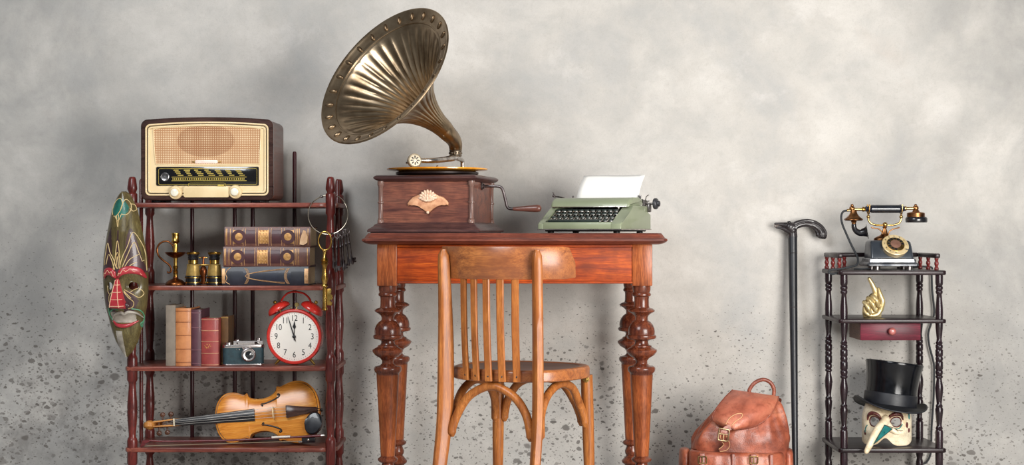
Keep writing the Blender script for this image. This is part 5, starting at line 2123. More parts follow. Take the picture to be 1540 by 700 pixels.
# ------------------------------------------------------------------ wire ring with keys
def keys():
    xr = -0.609
    zc, rr = 0.9005, 0.0665
    cxr = (493.5 - 770) / sc(0.25)
    pts = []
    for i in range(72):
        a = 2 * PI * i / 72           # 0 = top
        dev = min(a, 2 * PI - a)
        yy = interp([(0, 0.3045), (R(24), 0.3045), (R(52), 0.257), (R(70), 0.250), (R(150), 0.242), (R(180), 0.240)], dev)
        pts.append(V(cxr + rr * math.sin(a), yy, zc + rr * math.cos(a)))
    c0 = V(cxr, 0.25, zc - rr)
    b = B()
    a_tube(b, [p - c0 for p in catmull(pts, 2, True)], 0.0017, 8, True)
    t = thing('key_ring', 'big steel wire ring slung round the front rack post', 'key ring', c0)
    obj('wire_hoop', b, metal('ring_steel', '#b4aa98', '#7a7266', 0.3), t)
    b = B()
    i0 = 67
    a_sphere(b, pts[i0] - c0, 0.0042, 10, 7, (1.6, 1, 1))
    obj('clasp', b, M_STEEL, t)
    # the long brass key
    yb = 0.204
    s = sc(yb)
    k = 1 / s / 3.18
    top = W(440 + 155 / 3.18, 255 + 300 / 3.18, yb)
    t = thing('brass_key', 'long brass key with oval bow hanging from the wire ring', 'key', top)
    b = B()
    bow_pts = []
    for i in range(40):
        a = 2 * PI * i / 40
        bow_pts.append(V(31 * k * math.sin(a), 0.012 * math.cos(a) * -0.4, (-42 + 44 * math.cos(a)) * k))
    a_tube(b, bow_pts, 0.0028, 10, True)
    obj('bow', b, M_BRASS, t, 60)
    b = B()
    pr = [(12, 385), (13, 390), (9, 394), (9, 420), (15, 428), (18, 436), (14, 446), (18, 452), (12, 460), (11, 480), (13, 500), (17, 525), (12, 540), (11, 548), (16, 554), (16, 560), (10, 566), (10, 660), (14, 664), (14, 674), (6, 678)]
    a_lathe(b, [(r * k, (300 - z) * k) for r, z in reversed(pr)], 20, Matrix.Translation((-2 * k, 0.004, 0)))
    obj('shank', b, M_BRASS, t, 40)
    b = B()
    a_prism(b, [(8 * k, -272 * k), (30 * k, -270 * k), (30 * k, -292 * k), (22 * k, -296 * k), (36 * k, -302 * k), (36 * k, -322 * k), (20 * k, -326 * k), (34 * k, -336 * k), (32 * k, -352 * k), (8 * k, -350 * k)], 0.002, 0.006, 0.0008, 2, True)
    obj('bit', b, M_BRASS, t, 40)
    # bunch of iron keys: bows threaded on the ring, shanks fanning out
    bunch = [(500, 352, 502, 404, 0.236), (507, 352, 506, 410, 0.224), (511, 351, 514, 402, 0.238), (514, 349, 518, 407, 0.226), (518, 347, 525, 400, 0.240), (522, 345, 531, 398, 0.229)]
    tell = ['short', 'dark', 'thin', 'worn', 'slim', 'outermost']
    for i, (x0, y0, x1, y1, yy) in enumerate(bunch):
        p0, p1 = W(x0, y0, yy), W(x1, y1, yy + 0.004)
        d = (p1 - p0)
        L = d.length
        roll = math.atan2(d.x, -d.z)
        t = thing('iron_key', 'small dark iron key in the bunch hanging from the wire ring', 'key', p0, (0, -roll, R(25 * ((i % 3) - 1))), 'dark iron keys on the wire ring')
        b = B()
        a_torus(b, (0, 0, -0.006), 0.0085, 0.0019, 24, 7, 'Y', 0.9, 1.0)
        obj('bow', b, M_IRON, t, 60)
        b = B()
        a_lathe(b, [(0.0028, -L), (0.0042, -L + 0.004), (0.0042, -L + 0.012), (0.0032, -L + 0.018), (0.0032, -0.050), (0.0048, -0.046), (0.0032, -0.042), (0.0034, -0.024), (0.0052, -0.021), (0.0046, -0.016), (0.0026, -0.0145)], 14)
        obj('shank', b, M_IRON, t, 40)
        b = B()
        a_prism(b, [(0.002, -L + 0.006), (0.014, -L + 0.006), (0.014, -L + 0.011), (0.008, -L + 0.012), (0.014, -L + 0.015), (0.014, -L + 0.022), (0.002, -L + 0.022)], -0.0015, 0.0015)
        obj('bit', b, M_IRON, t)


keys()


# ------------------------------------------------------------------ leather backpack
def backpack():
    YC = 0.24
    s0 = sc(YC)

    def X(px):
        return (px - 770) / s0
    cx0 = X(1112)
    root = V(cx0, YC, 0)
    t = thing('leather_backpack', 'tan leather rucksack with flap and buckle slumped by the wall', 'backpack', root)
    def hide(name, c1, c2, c3, rough):
        m = NT(name)
        co = m.coords()
        f1 = m.noise(co, 9, 5, 0.6, 0.4)
        f2 = m.noise(co, 42, 6, 0.7, 0.8)
        cr = m.n('ShaderNodeTexVoronoi', feature='DISTANCE_TO_EDGE')
        cr.inputs['Scale'].default_value = 160
        m.l(co, cr.inputs['Vector'])
        col = m.ramp(f1, [(0.32, lin(c2)), (0.52, lin(c1)), (0.70, lin(c3))])
        col = m.mix(m.ramp(f2, [(0.34, 0.6), (0.52, 0.0)]), col, lin(c2))
        m.set(Base_Color=col, Roughness=m.math('MULTIPLY_ADD', f2, 0.3, rough - 0.15), Coat_Weight=0.08)
        h = m.math('ADD', m.math('MULTIPLY', f2, 0.7), m.math('MULTIPLY', cr.outputs['Distance'], 0.5))
        m.bump(h, 0.35, 0.003)
        return m.m
    ml = hide('rucksack_leather', '#a3563c', '#5f2a1d', '#c48062', 0.42)
    md = hide('strap_leather', '#8a4632', '#54271c', '#9c563e', 0.44)
    mflap = hide('flap_leather', '#b0624a', '#7d3d2b', '#c07a5c', 0.46)
    mst = plain('stitch_thread', '#d8a878', 0.6)
    tab = [(0.0, 1110, 66, 0.070), (0.012, 1110, 71, 0.078), (0.06, 1111, 74, 0.084), (0.11, 1112, 73, 0.084), (0.15, 1114, 71, 0.082), (0.18, 1117, 67, 0.078), (0.21, 1121, 60, 0.068), (0.235, 1125, 54, 0.056), (0.258, 1128, 48, 0.042), (0.274, 1130, 42, 0.028), (0.285, 1131, 32, 0.014), (0.288, 1131, 18, 0.006)]
    NU = 88
    rings = []
    NZ = 46
    for j in range(NZ + 1):
        z = 0.288 * (j / NZ)
        c = interp([(a, b_) for a, b_, _, _ in tab], z)
        w = interp([(a, b_) for a, _, b_, _ in tab], z) / s0
        d = interp([(a, b_) for a, _, _, b_ in tab], z)
        ring = []
        up = max(0.0, min(1.0, (z - 0.13) / 0.10))
        for k in range(NU):
            a = 2 * PI * k / NU
            ca, sa = math.cos(a), math.sin(a)
            e = 2.6
            r = (abs(ca) ** e + abs(sa) ** e) ** (-1 / e)
            # gathered folds fan out of the drawstring, slack sags over the pocket
            fold = up * (0.075 * math.sin(a * 9 + 1.3 * math.sin(z * 22)) + 0.050 * math.sin(a * 17 + 2 + z * 30)) * (1 - 0.35 * up)
            sag = 0.05 * math.exp(-((z - 0.155) / 0.030) ** 2) * (0.6 + 0.4 * math.sin(a * 5 + 0.6))
            rr = r * (1 + fold + sag)
            ring.append(V(X(c) - cx0 + w * ca * rr, d * sa * rr, z))
        rings.append(ring)
    b = B()
    a_rings(b, rings)
    obj('sack', b, ml, t, 70, mods=[('SUBSURF', dict(levels=1, render_levels=1))])

    def Lp(zx, zy, y):
        """zoomed photo position at depth y -> local"""
        return W(1010 + zx / 4.67, 550 + zy / 4.67, y) - root
    # flap
    rows = [(0.0, (436, 186), (750, 236)), (0.10, (432, 170), (752, 216)), (0.25, (388, 212), (745, 250)), (0.40, (345, 262), (722, 300)), (0.55, (308, 312), (692, 348)), (0.70, (286, 358), (648, 392)), (0.82, (296, 390), (600, 420)), (0.92, (332, 418), (556, 437)), (1.0, (392, 440), (480, 448))]
    NR, NC = 26, 22
    g = []
    yt = [(0.0, 0.285), (0.10, 0.256), (0.25, 0.206), (0.40, 0.172), (0.55, 0.150), (0.70, 0.137), (0.85, 0.129), (1.0, 0.126)]
    for j in range(NR + 1):
        v = j / NR
        l = (interp([(r[0], r[1][0]) for r in rows], v), interp([(r[0], r[1][1]) for r in rows], v))
        r_ = (interp([(r[0], r[2][0]) for r in rows], v), interp([(r[0], r[2][1]) for r in rows], v))
        row = []
        for i in range(NC + 1):
            u = i / NC
            zx, zy = l[0] + (r_[0] - l[0]) * u, l[1] + (r_[1] - l[1]) * u
            q = 2 * u - 1
            zy += 12 * max(0, v - 0.8) * (1 - q * q)
            yy = interp(yt, v) + (0.050 * abs(q) ** 2.5) * (0.35 + 0.65 * min(1, v * 1.6)) - 0.010
            row.append(Lp(zx, zy, yy))
        g.append(row)
    b = B()
    a_rings(b, g, closed=False)
    fl = obj('flap', b, mflap, t, 70, mods=[('SOLIDIFY', dict(thickness=0.0042, offset=0)), ('SUBSURF', dict(levels=1, render_levels=2))])
    edge = [r[0] for r in g[3:]] + g[-1][1:-1] + [r[-1] for r in reversed(g[3:])]
    b = B()
    a_tube(b, [p + V(0, -0.001, 0) for p in edge], 0.0029, 8)
    obj('flap_piping', b, md, fl, 60)

    def flap_pt(u, v, off):
        j = min(NR - 1, int(v * NR))
        i = min(NC - 1, int(u * NC))
        fv, fu = v * NR - j, u * NC - i
        p = (g[j][i] * (1 - fu) + g[j][i + 1] * fu) * (1 - fv) + (g[j + 1][i] * (1 - fu) + g[j + 1][i + 1] * fu) * fv
        return p + V(0, -off, 0)
    # stitched strap tab on the flap, tapering up to a point
    b = B()
    tabp = [(0.28, 0.99), (0.24, 0.88), (0.33, 0.70), (0.40, 0.60), (0.50, 0.58), (0.535, 0.66), (0.47, 0.78), (0.40, 0.90)]
    tp = [flap_pt(u, v, 0.0045) for u, v in tabp]
    vs = [b.verts.new(p) for p in tp]
    bv = [b.verts.new(p + V(0, 0.003, 0)) for p in tp]
    b.faces.new(vs)
    b.faces.new(list(reversed(bv)))
    for i in range(len(vs)):
        b.faces.new((vs[i], vs[(i + 1) % len(vs)], bv[(i + 1) % len(vs)], bv[i]))
    st = obj('strap_tab', b, mflap, t, 40)
    b = B()
    a_tube(b, catmull([p + V(0, -0.0006, 0) for p in tp[1:]], 4), 0.0012, 6)
    obj('stitching', b, mst, st)
    # strap through the buckle and hanging end
    b = B()
    sp = catmull([tp[0] + V(0.004, 0.002, 0.006), Lp(378, 452, 0.114), Lp(362, 490, 0.112), Lp(372, 525, 0.120), Lp(388, 556, 0.128), Lp(372, 580, 0.130), Lp(335, 597, 0.132)], 6)
    rings = []
    for i, p in enumerate(sp):
        tg = (sp[min(i + 1, len(sp) - 1)] - sp[max(i - 1, 0)]).normalized()
        sd = tg.cross(V(0, 1, 0)).normalized()
        wv = 0.0095 if i < len(sp) - 6 else 0.0095 * (0.45 + 0.55 * (len(sp) - 1 - i) / 6)
        rings.append([p - sd * wv + V(0, -0.0014, 0), p + sd * wv + V(0, -0.0014, 0), p + sd * wv + V(0, 0.0014, 0), p - sd * wv + V(0, 0.0014, 0)])
    a_rings(b, rings)
    stp = obj('strap', b, md, t, 50)
    b = B()
    for sg in (-1, 1):
        pts = [rings[i][0 if sg < 0 else 1] + V(0, -0.0004, 0) for i in range(10, len(rings))]
        a_tube(b, pts, 0.0009, 6)
    obj('stitching', b, mst, stp)
    b = B()
    c = Lp(365, 488, 0.1085)
    M = Matrix.Translation(c) @ Matrix.Rotation(R(9), 4, 'Y')
    bp = [V(x, -0.002, z) for x, z in rrect(-0.0165, -0.0190, 0.0165, 0.0190, 0.005, 4)]
    a_tube(b, bp, 0.0027, 8, True, M=M)
    a_tube(b, [V(-0.0165, -0.002, 0.002), V(0.0165, -0.002, 0.002)], 0.0020, 8, M=M)
    a_tube(b, [V(0, -0.004, 0.002), V(0.001, -0.0055, -0.018)], 0.0017, 8, M=M)
    obj('buckle', b, metal('buckle_brass', '#c8b08a', '#6e5a40', 0.32), t, 60)
    # carry handle
    b = B()
    hp = catmull([Lp(545, 200, 0.262), Lp(548, 168, 0.262), Lp(585, 122, 0.262), Lp(640, 100, 0.262), Lp(690, 118, 0.262), Lp(718, 165, 0.262), Lp(716, 215, 0.262), Lp(712, 235, 0.262)], 6)
    a_tube(b, hp, 0.0072, 12, sx=0.9, sy=1.1)
    obj('carry_handle', b, md, t, 60)
    # shoulder strap showing behind on the right
    b = B()
    pp = catmull([Lp(738, 222, 0.275), Lp(760, 240, 0.29), Lp(752, 290, 0.30), Lp(790, 350, 0.31), Lp(806, 420, 0.315), Lp(806, 560, 0.32), Lp(800, 690, 0.325)], 6)
    rings = [[p + V(-0.004, -0.012, 0), p + V(0.004, -0.012, 0), p + V(0.004, 0.012, 0), p + V(-0.004, 0.012, 0)] for p in pp]
    a_rings(b, rings)
    obj('shoulder_strap', b, md, t, 60)
    # front pocket with straps, side pocket
    fz = 0.123
    px0, px1 = Lp(134, 0, 0.13).x, Lp(806, 0, 0.13).x
    b = B()
    rings = []
    NK = 40
    for z, ins, yo in ((0.004, 0.010, 0.012), (0.012, 0.002, 0.003), (0.05, -0.001, -0.004), (0.09, 0.0, -0.002), (0.112, 0.001, 0.002), (0.121, 0.004, 0.006), (0.125, 0.010, 0.014), (0.123, 0.02, 0.03)):
        ring = []
        for k in range(NK + 1):
            u = k / NK
            q = 2 * u - 1
            xx = px0 + ins + (px1 - px0 - 2 * ins) * u
            yf = -0.122 + yo + 0.045 * abs(q) ** 5 + 0.0015 * math.sin(k * 1.1) - 0.002 * math.sin(u * 9)
            ring.append(V(xx, yf, z * (1 - 0.06 * u) * 0.98 + 0.001))
        ring += [V(px1 - ins, -0.045, z * 0.92 + 0.001), V(px0 + ins, -0.045, z * 0.98 + 0.001)]
        rings.append(ring)
    a_rings(b, rings)
    pk = obj('front_pocket', b, ml, t, 60)
    for zx, w in ((215, 0.016), (432, 0.010), (575, 0.019), (700, 0.011)):
        xx = Lp(zx, 0, 0.115).x
        b = B()
        a_prism(b, rrect(xx - w / 2, 0.004, xx + w / 2, fz - 0.001 - 0.008 * (zx / 800), 0.002, 2), -0.1295, -0.115, 0.001)
        obj('pocket_strap', b, md, pk, 40)
    for zx in (215, 575):
        xx = Lp(zx, 0, 0.115).x
        b = B()
        a_tube(b, [V(x, -0.132, z) for x, z in rrect(xx - 0.013, 0.088, xx + 0.013, 0.110, 0.003, 3)], 0.0022, 8, True)
        a_tube(b, [V(xx, -0.133, 0.110), V(xx, -0.1345, 0.089)], 0.0015, 6)
        obj('pocket_buckle', b, metal('pocket_brass', '#a88a5c', '#4a3a26', 0.35), pk)
    for sg, zx in ((-1, 100), (1, 822)):
        xx = Lp(zx, 0, 0.2).x
        b = B()
        rings = []
        for z, f in ((0.003, 0.75), (0.012, 0.95), (0.06, 1.0), (0.105, 0.96), (0.118, 0.8), (0.122, 0.5)):
            rings.append([V(xx + 0.020 * f * math.cos(2 * PI * k / 24) * (1 if True else 1), -0.005 + 0.052 * f * math.sin(2 * PI * k / 24), z) for k in range(24)])
        a_rings(b, rings)
        obj('side_pocket', b, ml, t, 60)


backpack()


# ------------------------------------------------------------------ walking cane
def cane():
    s = sc(0.575)
    top = W(1192, 357, 0.575)
    foot = V((1196 - 770) / sc(0.46), 0.46, 0.0)
    t = thing('walking_cane', 'black walking cane with carved beast head handle leaning on the wall', 'cane', foot)
    mk = plain('ebony_cane', '#181a20', 0.42, 0, '#0e1014', 30, 0.4, 0.05, 0.05)
    b = B()
    P = top - foot
    n = 14
    a_tube(b, [P * (0.012 + 0.988 * i / n) for i in range(n + 1)], [0.0098 + 0.0064 * (i / n) for i in range(n + 1)], 22)
    sh = obj('shaft', b, mk, t, 50)
    b = B()
    for f in (0.93, 0.70):
        r = 0.0098 + 0.0064 * f
        d = P.normalized()
        a_lathe(b, [(r * 1.0, -0.0012), (r * 1.035, 0), (r * 1.0, 0.0012)], 22, align(P * f, d), cap0=False, cap1=False)
    obj('collar_ring', b, M_IRON, sh)
    b = B()
    a_lathe(b, [(0.009, 0), (0.0115, 0.001), (0.0115, 0.018), (0.0100, 0.020)], 18)
    obj('rubber_tip', b, M_BLACK, t)
    k = 1 / (14 * s)

    def L(zx, zy, dy=0.0):
        return P + V((zx - 450) * k, dy, (515 - zy) * k)
    mc = plain('carved_horn', '#2e2728', 0.40, 0, '#141114', 60, 0.2, 0.1, 0.3)
    b = B()
    # crook of the handle
    cps = [L(452, 525), L(448, 470), L(444, 400), L(462, 320), L(540, 255), L(660, 222), L(790, 222), L(910, 258), L(1000, 330), L(1050, 420), L(1056, 500), L(1046, 550)]
    pts = catmull(cps, 6)
    n = len(pts)
    rad = [interp([(0, 98), (0.14, 96), (0.30, 78), (0.5, 76), (0.7, 92), (0.85, 112), (0.93, 104), (0.98, 76), (1, 40)], i / (n - 1)) * k for i in range(n)]
    NS = 40
    u = V(0, 1, 0)
    rings = []
    for i, p in enumerate(pts):
        tg = (pts[min(i + 1, n - 1)] - pts[max(i - 1, 0)]).normalized()
        uu = (u - tg * u.dot(tg)).normalized()
        w = tg.cross(uu)
        f = i / (n - 1)
        ring = []
        for q in range(NS):
            a = 2 * PI * q / NS
            gr = 1 + (0.10 * math.sin(a * 10 + f * 6) if 0.15 < f < 0.97 else 0.03 * math.sin(a * 10))
            ring.append(p + (uu * math.cos(a) * 0.85 + w * math.sin(a)) * rad[i] * gr)
        rings.append(ring)
    a_rings(b, rings)
    obj('crook', b, mc, t, 60)
    # beast head looking out to the left with open jaws
    b = B()
    a_tube(b, catmull([L(470, 330), L(390, 300), L(310, 265), L(225, 245), L(130, 238), L(65, 228)], 5), [r * k for r in [112, 114, 114, 112, 110, 100, 92, 86, 80, 76, 70, 62, 56, 50, 46, 42, 40, 36, 34, 32, 30, 28, 26, 24, 20, 12]], 18, sy=0.8)
    obj('upper_jaw', b, mc, t, 70)
    b = B()
    a_tube(b, catmull([L(400, 380), L(320, 360), L(240, 330), L(160, 318), L(90, 312)], 5), [r * k for r in [95, 92, 86, 80, 74, 66, 60, 54, 48, 44, 40, 36, 33, 30, 28, 26, 24, 22, 20, 17, 10]], 16, sy=0.8)
    obj('lower_jaw', b, mc, t, 70)
    b = B()
    for i in range(3):
        a_sphere(b, L(395 + 25 * i, 300 + 38 * i), 1, 20, 14, ((112 - 8 * i) * k, 100 * k, (104 - 6 * i) * k))
    for v in b.verts:
        a = math.atan2((v.co - L(430, 340)).z, (v.co - L(430, 340)).x)
        v.co += (v.co - L(430, 340)) * (0.06 * math.sin(a * 14) * math.sin((v.co.y) * 900))
    obj('mane', b, mc, t, 40)
    mton = plain('horn_teeth', '#6d5548', 0.45)
    meye = plain('horn_eye', '#120e10', 0.25)
    for zx, zy, up in ((75, 262, 1), (115, 266, 1), (150, 268, 1), (70, 292, -1), (110, 292, -1)):
        for dy in (-0.0025, 0.0025):
            b = B()
            p = L(zx, zy, dy)
            a_lathe(b, [(0.0016, 0), (0.0012, 0.0025), (0.0002, 0.005)], 7, align(p + V(0, 0, 0.0025 * up), (0, 0, -up)))
            obj('tooth', b, mton, t)
    for dy in (-0.0085, 0.0085):
        b = B()
        a_sphere(b, L(290, 225, dy), 0.0032, 10, 7)
        a_sphere(b, L(375, 200, dy * 0.9), 1, 10, 7, (0.006, 0.0025, 0.004))
        obj('eye', b, meye, t, 70)


cane()


# ------------------------------------------------------------------ telephone
def telephone():
    y = 0.405
    s = sc(y)
    k = 1 / (5.386 * s)
    zs = 0.7128
    root = V(W(1225 + 600 / 5.386, 400, y).x, y, zs)
    t = thing('rotary_telephone', 'antique rotary telephone with brass cradle standing on the dark stand', 'telephone', root)

    def L(zx, zy, dy=0.0):
        return V((zx - 600) * k, dy, (632 - zy) * k)
    mb = plain('slate_enamel', '#343a42', 0.34, 0.1, '#22272d', 10, 0.4, coat=0.35)
    ms = metal('telephone_nickel', '#b4b6ba', '#666a72', 0.30)
    gold = metal('telephone_brass', '#d8b878', '#8f6a34', 0.26)
    cop = metal('telephone_copper', '#a8764a', '#5d3a24', 0.32)

    def rect_rings(lst, r=0.008):
        rings = []
        for hx, hy, z, cy in lst:
            rings.append([V(a, c + cy, z) for a, c in rrect(-hx, -hy, hx, hy, min(r, hx * 0.4, hy * 0.4), 4)])
        return rings
    for x in (-0.050, 0.060):
        for yy in (-0.045, 0.045):
            b = B()
            a_lathe(b, [(0.011, 0), (0.011, 0.011), (0.013, 0.013)], 16, Matrix.Translation((x, yy, 0)))
            obj('foot', b, M_STEEL, t)
    b = B()
    a_rings(b, rect_rings([(0.083, 0.066, 0.0125, 0), (0.0875, 0.070, 0.014, 0), (0.0885, 0.071, 0.019, 0), (0.0865, 0.069, 0.023, 0), (0.081, 0.064, 0.026, 0), (0.079, 0.0625, 0.036, 0), (0.076, 0.060, 0.039, 0), (0.072, 0.056, 0.0395, 0)]))
    obj('base', b, ms, t, 30)
    b = B()
    a_rings(b, rect_rings([(0.0735, 0.058, 0.0385, 0), (0.073, 0.057, 0.045, 0.0), (0.071, 0.049, 0.080, 0.008), (0.069, 0.045, 0.094, 0.012), (0.064, 0.040, 0.0990, 0.013), (0.055, 0.032, 0.1005, 0.014)], 0.010))
    obj('housing', b, mb, t, 40)
    # dial on the sloping front
    dc = L(627, 432, -0.051)
    dn = V(0.05, -0.74, 0.67).normalized()
    M = align(dc, dn)
    cream = plain('dial_enamel', '#d8c398', 0.35, 0.25, '#b39a68', 30, coat=0.3)
    b = B()
    a_lathe(b, [(0.040, -0.020), (0.0435, -0.006), (0.0455, -0.003), (0.0458, 0.001), (0.044, 0.0025), (0.030, 0.003), (0, 0.003)], 48, M)
    d = obj('dial', b, cream, t, 30)
    b = B()
    a_lathe(b, [(0.0300, 0.0028), (0.0300, 0.0052), (0.0185, 0.0058), (0.018, 0.003)], 44, M, cap0=False, cap1=False)
    obj('finger_wheel', b, gold, d, 30)
    for i in range(10):
        a = R(-40 + 29 * i + 40)
        b = B()
        a_lathe(b, [(0.0046, 0), (0.0046, 0.0008)], 14, M @ Matrix.Translation((0.0240 * math.cos(a), 0.0240 * math.sin(a), 0.0054)))
        obj('finger_hole', b, M_BLACK, d)
    for i in range(10):
        a = R(29 * i)
        bm = text_bm(str((i + 1) % 10), 0.0085, 0.0003)
        bmesh.ops.transform(bm, matrix=M @ Matrix.Translation((0.0372 * math.cos(a), 0.0372 * math.sin(a), 0.0032)), verts=bm.verts)
        obj('dial_number', bm, M_BLACK, d)
    b = B()
    a_lathe(b, [(0.0178, 0.0025), (0.0178, 0.0068), (0.0165, 0.0074), (0, 0.0078)], 36, M)
    obj('dial_centre', b, plain('dial_brown', '#7d5a4a', 0.5, 0, '#5f4236', 40), d)
    b = B()
    a_tube(b, [M @ V(0.030, -0.022, 0.004), M @ V(0.038, -0.026, 0.006)], 0.0013, 6)
    obj('finger_stop', b, ms, d)
    # cradle
    b = B()
    a_lathe(b, [(r * k, (632 - z) * k) for r, z in ((88, 396), (90, 388), (84, 376), (60, 364), (34, 352), (30, 344), (24, 335), (18, 310), (12, 296), (20, 290), (14, 284))], 32, Matrix.Translation((L(577, 0).x, 0.016, 0)), sy=0.62)
    cr = obj('cradle_stand', b, cop, t, 50)
    b = B()
    a_sphere(b, L(580, 268, 0.016), 21 * k, 16, 10)
    pts = catmull([L(444, 205, 0.016), L(446, 232, 0.016), L(466, 258, 0.016), L(505, 270, 0.016), L(580, 272, 0.016), L(650, 270, 0.016), L(692, 256, 0.016), L(708, 230, 0.016), L(710, 205, 0.016)], 6)
    a_tube(b, pts, 8.5 * k, 12)
    for zx in (444, 710):
        a_sphere(b, L(zx, 204, 0.016), 15 * k, 14, 9)
        a_tube(b, [L(zx, 204, 0.016), L(zx, 182, 0.016)], 7 * k, 10)
        # fork holding the grip, front and back prongs
        for sg in (-1, 1):
            a_tube(b, catmull([L(zx, 184, 0.016), L(zx, 176, 0.016 + sg * 0.010), L(zx + 1, 150, 0.016 + sg * 0.0155), L(zx + 2, 104, 0.016 + sg * 0.0170)], 5), 6 * k, 10)
    obj('cradle_arms', b, gold, cr, 60)
    b = B()
    for sg, pl in ((1, [(602, 346), (612, 322), (640, 304), (668, 298), (692, 290)]), (-1, [(556, 346), (545, 322), (520, 302), (490, 298), (462, 290)])):
        a_tube(b, catmull([L(x, z, 0.006) for x, z in pl], 5), 5 * k, 8)
    obj('cradle_scroll', b, cop, cr, 60)
    # handset
    hy = 0.016
    hs_m = M_BLACK
    b = B()
    a_lathe(b, [(24 * k, 0), (33 * k, 4 * k), (33 * k, 232 * k), (24 * k, 236 * k)], 28, align(L(462, 140, hy), (1, 0, 0)))
    hs = obj('handset', b, plain('grip_black', '#20242c', 0.26, 0.1, '#14171c', 20, coat=0.5), t, 40)
    mfe = plain('ferrule_blue', '#2c3246', 0.3, 0.4, '#191c28', 30)
    for x0, x1, r0, r1 in ((420, 462, 20, 30), (694, 740, 30, 20)):
        b = B()
        a_lathe(b, [(r0 * k, 0), (r0 * 1.25 * k, 8 * k), (r0 * 0.9 * k, 16 * k), (r1 * k, (x1 - x0 - 8) * k), (r1 * 0.9 * k, (x1 - x0) * k)], 24, align(L(x0, 140, hy), (1, 0, 0)))
        obj('grip_ferrule', b, mfe, hs, 40)
    b = B()
    a_lathe(b, [(13 * k, 0), (12 * k, 62 * k), (20 * k, 66 * k), (20 * k, 76 * k), (13 * k, 96 * k)], 20, align(L(330, 143, hy), (1, 0, 0)))
    obj('brass_rod', b, gold, hs, 40)
    b = B()
    a_lathe(b, [(20 * k, 0), (20 * k, 10 * k), (12 * k, 18 * k), (12 * k, 72 * k)], 20, align(L(738, 136, hy), (1, 0, 0)))
    obj('brass_rod', b, gold, hs, 40)
    b = B()
    a_sphere(b, L(312, 138, hy), 24 * k, 16, 10)
    a_sphere(b, L(312, 112, hy), 13 * k, 12, 8)
    a_lathe(b, [(r * k, (632 - z) * k) for r, z in ((66, 236), (76, 230), (75, 222), (56, 208), (38, 190), (28, 172), (24, 150))], 32, Matrix.Translation((L(324, 0).x, hy, 0)))
    a_lathe(b, [(r * k, (632 - z) * k) for r, z in ((17, 268), (18, 250), (24, 244), (20, 236), (26, 232))], 20, Matrix.Translation((L(326, 0).x, hy, 0)))
    obj('transmitter_cap', b, cop, hs, 50)
    b = B()
    mp = catmull([L(326, 262, hy), L(328, 290, hy), L(342, 318, hy - 0.002), L(372, 334, hy - 0.004), L(402, 330, hy - 0.006), L(424, 326, hy - 0.008), L(430, 325, hy - 0.0085)], 5)
    n = len(mp)
    a_tube(b, mp, [interp([(0, 19), (0.3, 22), (0.55, 28), (0.75, 38), (0.9, 50), (1, 62)], i / (n - 1)) * k for i in range(n)], 24, cap=False)
    obj('mouthpiece', b, M_BLACK, hs, 60, mods=[('SOLIDIFY', dict(thickness=0.0012, offset=-1))])
    b = B()
    a_sphere(b, L(828, 134, hy), 25 * k, 16, 10)
    a_sphere(b, L(828, 112, hy), 13 * k, 12, 8)
    a_lathe(b, [(r * k, (632 - z) * k) for r, z in ((72, 208), (72, 176), (66, 170), (30, 164), (24, 150))], 32, Matrix.Translation((L(830, 0).x, hy, 0)))
    obj('receiver_cap', b, cop, hs, 40)
    b = B()
    a_lathe(b, [(r * k, (632 - z) * k) for r, z in ((50, 240), (70, 246), (84, 250), (88, 244), (88, 216), (80, 206), (60, 204))], 36, Matrix.Translation((L(834, 0).x, hy, 0)))
    obj('earpiece', b, M_BLACK, hs, 40)
    # cords
    mc = plain('cloth_cord', '#25282c', 0.7, 0, '#17191c', 90, 0.4, 0.3)
    b = B()
    a_tube(b, [L(300, 150, hy), L(272, 152, hy)], 11 * k, 12)
    obj('cord_sleeve', b, gold, hs, 50)
    sx = 0.0046
    pts = catmull([L(276, 152, hy), L(240, 162, hy), L(222, 200, hy - 0.004), L(226, 260, hy - 0.012), L(252, 340, hy - 0.025), L(286, 430, hy - 0.040), L(314, 500, hy - 0.055), L(322, 545, hy - 0.075), L(300, 590, hy - 0.100),
                   L(236, 606, hy - 0.115), L(160, 622, hy - 0.122), L(88, 628, hy - 0.125), L(64, 646, hy - 0.128), L(92, 662, hy - 0.131), L(150, 648, hy - 0.134), L(200, 640, hy - 0.130)], 7)
    b = B()
    a_tube(b, pts, 8.5 * k, 12)
    a_tube(b, catmull([L(290, 622, -0.06), L(340, 624, -0.07), L(380, 620, -0.072), L(430, 622, -0.05)], 5), 6.5 * k, 10)
    obj('handset_cord', b, mc, t, 60)
    # line cord running off the back and down behind the stand
    yb = 0.600
    g = [W(px, py, yb) - root for px, py in ((1401, 412), (1402, 438), (1405, 470), (1400, 488), (1396, 503), (1398, 522), (1403, 541), (1405, 556), (1404, 600), (1401, 645), (1400, 680), (1394, 695), (1386, 699))]
    start = [V(0.045, 0.060, 0.0045), V(0.075, 0.095, 0.0042), V(0.10, 0.150, 0.0042), W(1399, 404, 0.588) - root + V(0, 0, 0)]
    start[-1].z = 0.005
    b = B()
    a_tube(b, catmull(start + g, 6), 0.0036, 10)
    obj('line_cord', b, mc, t, 60)


telephone()


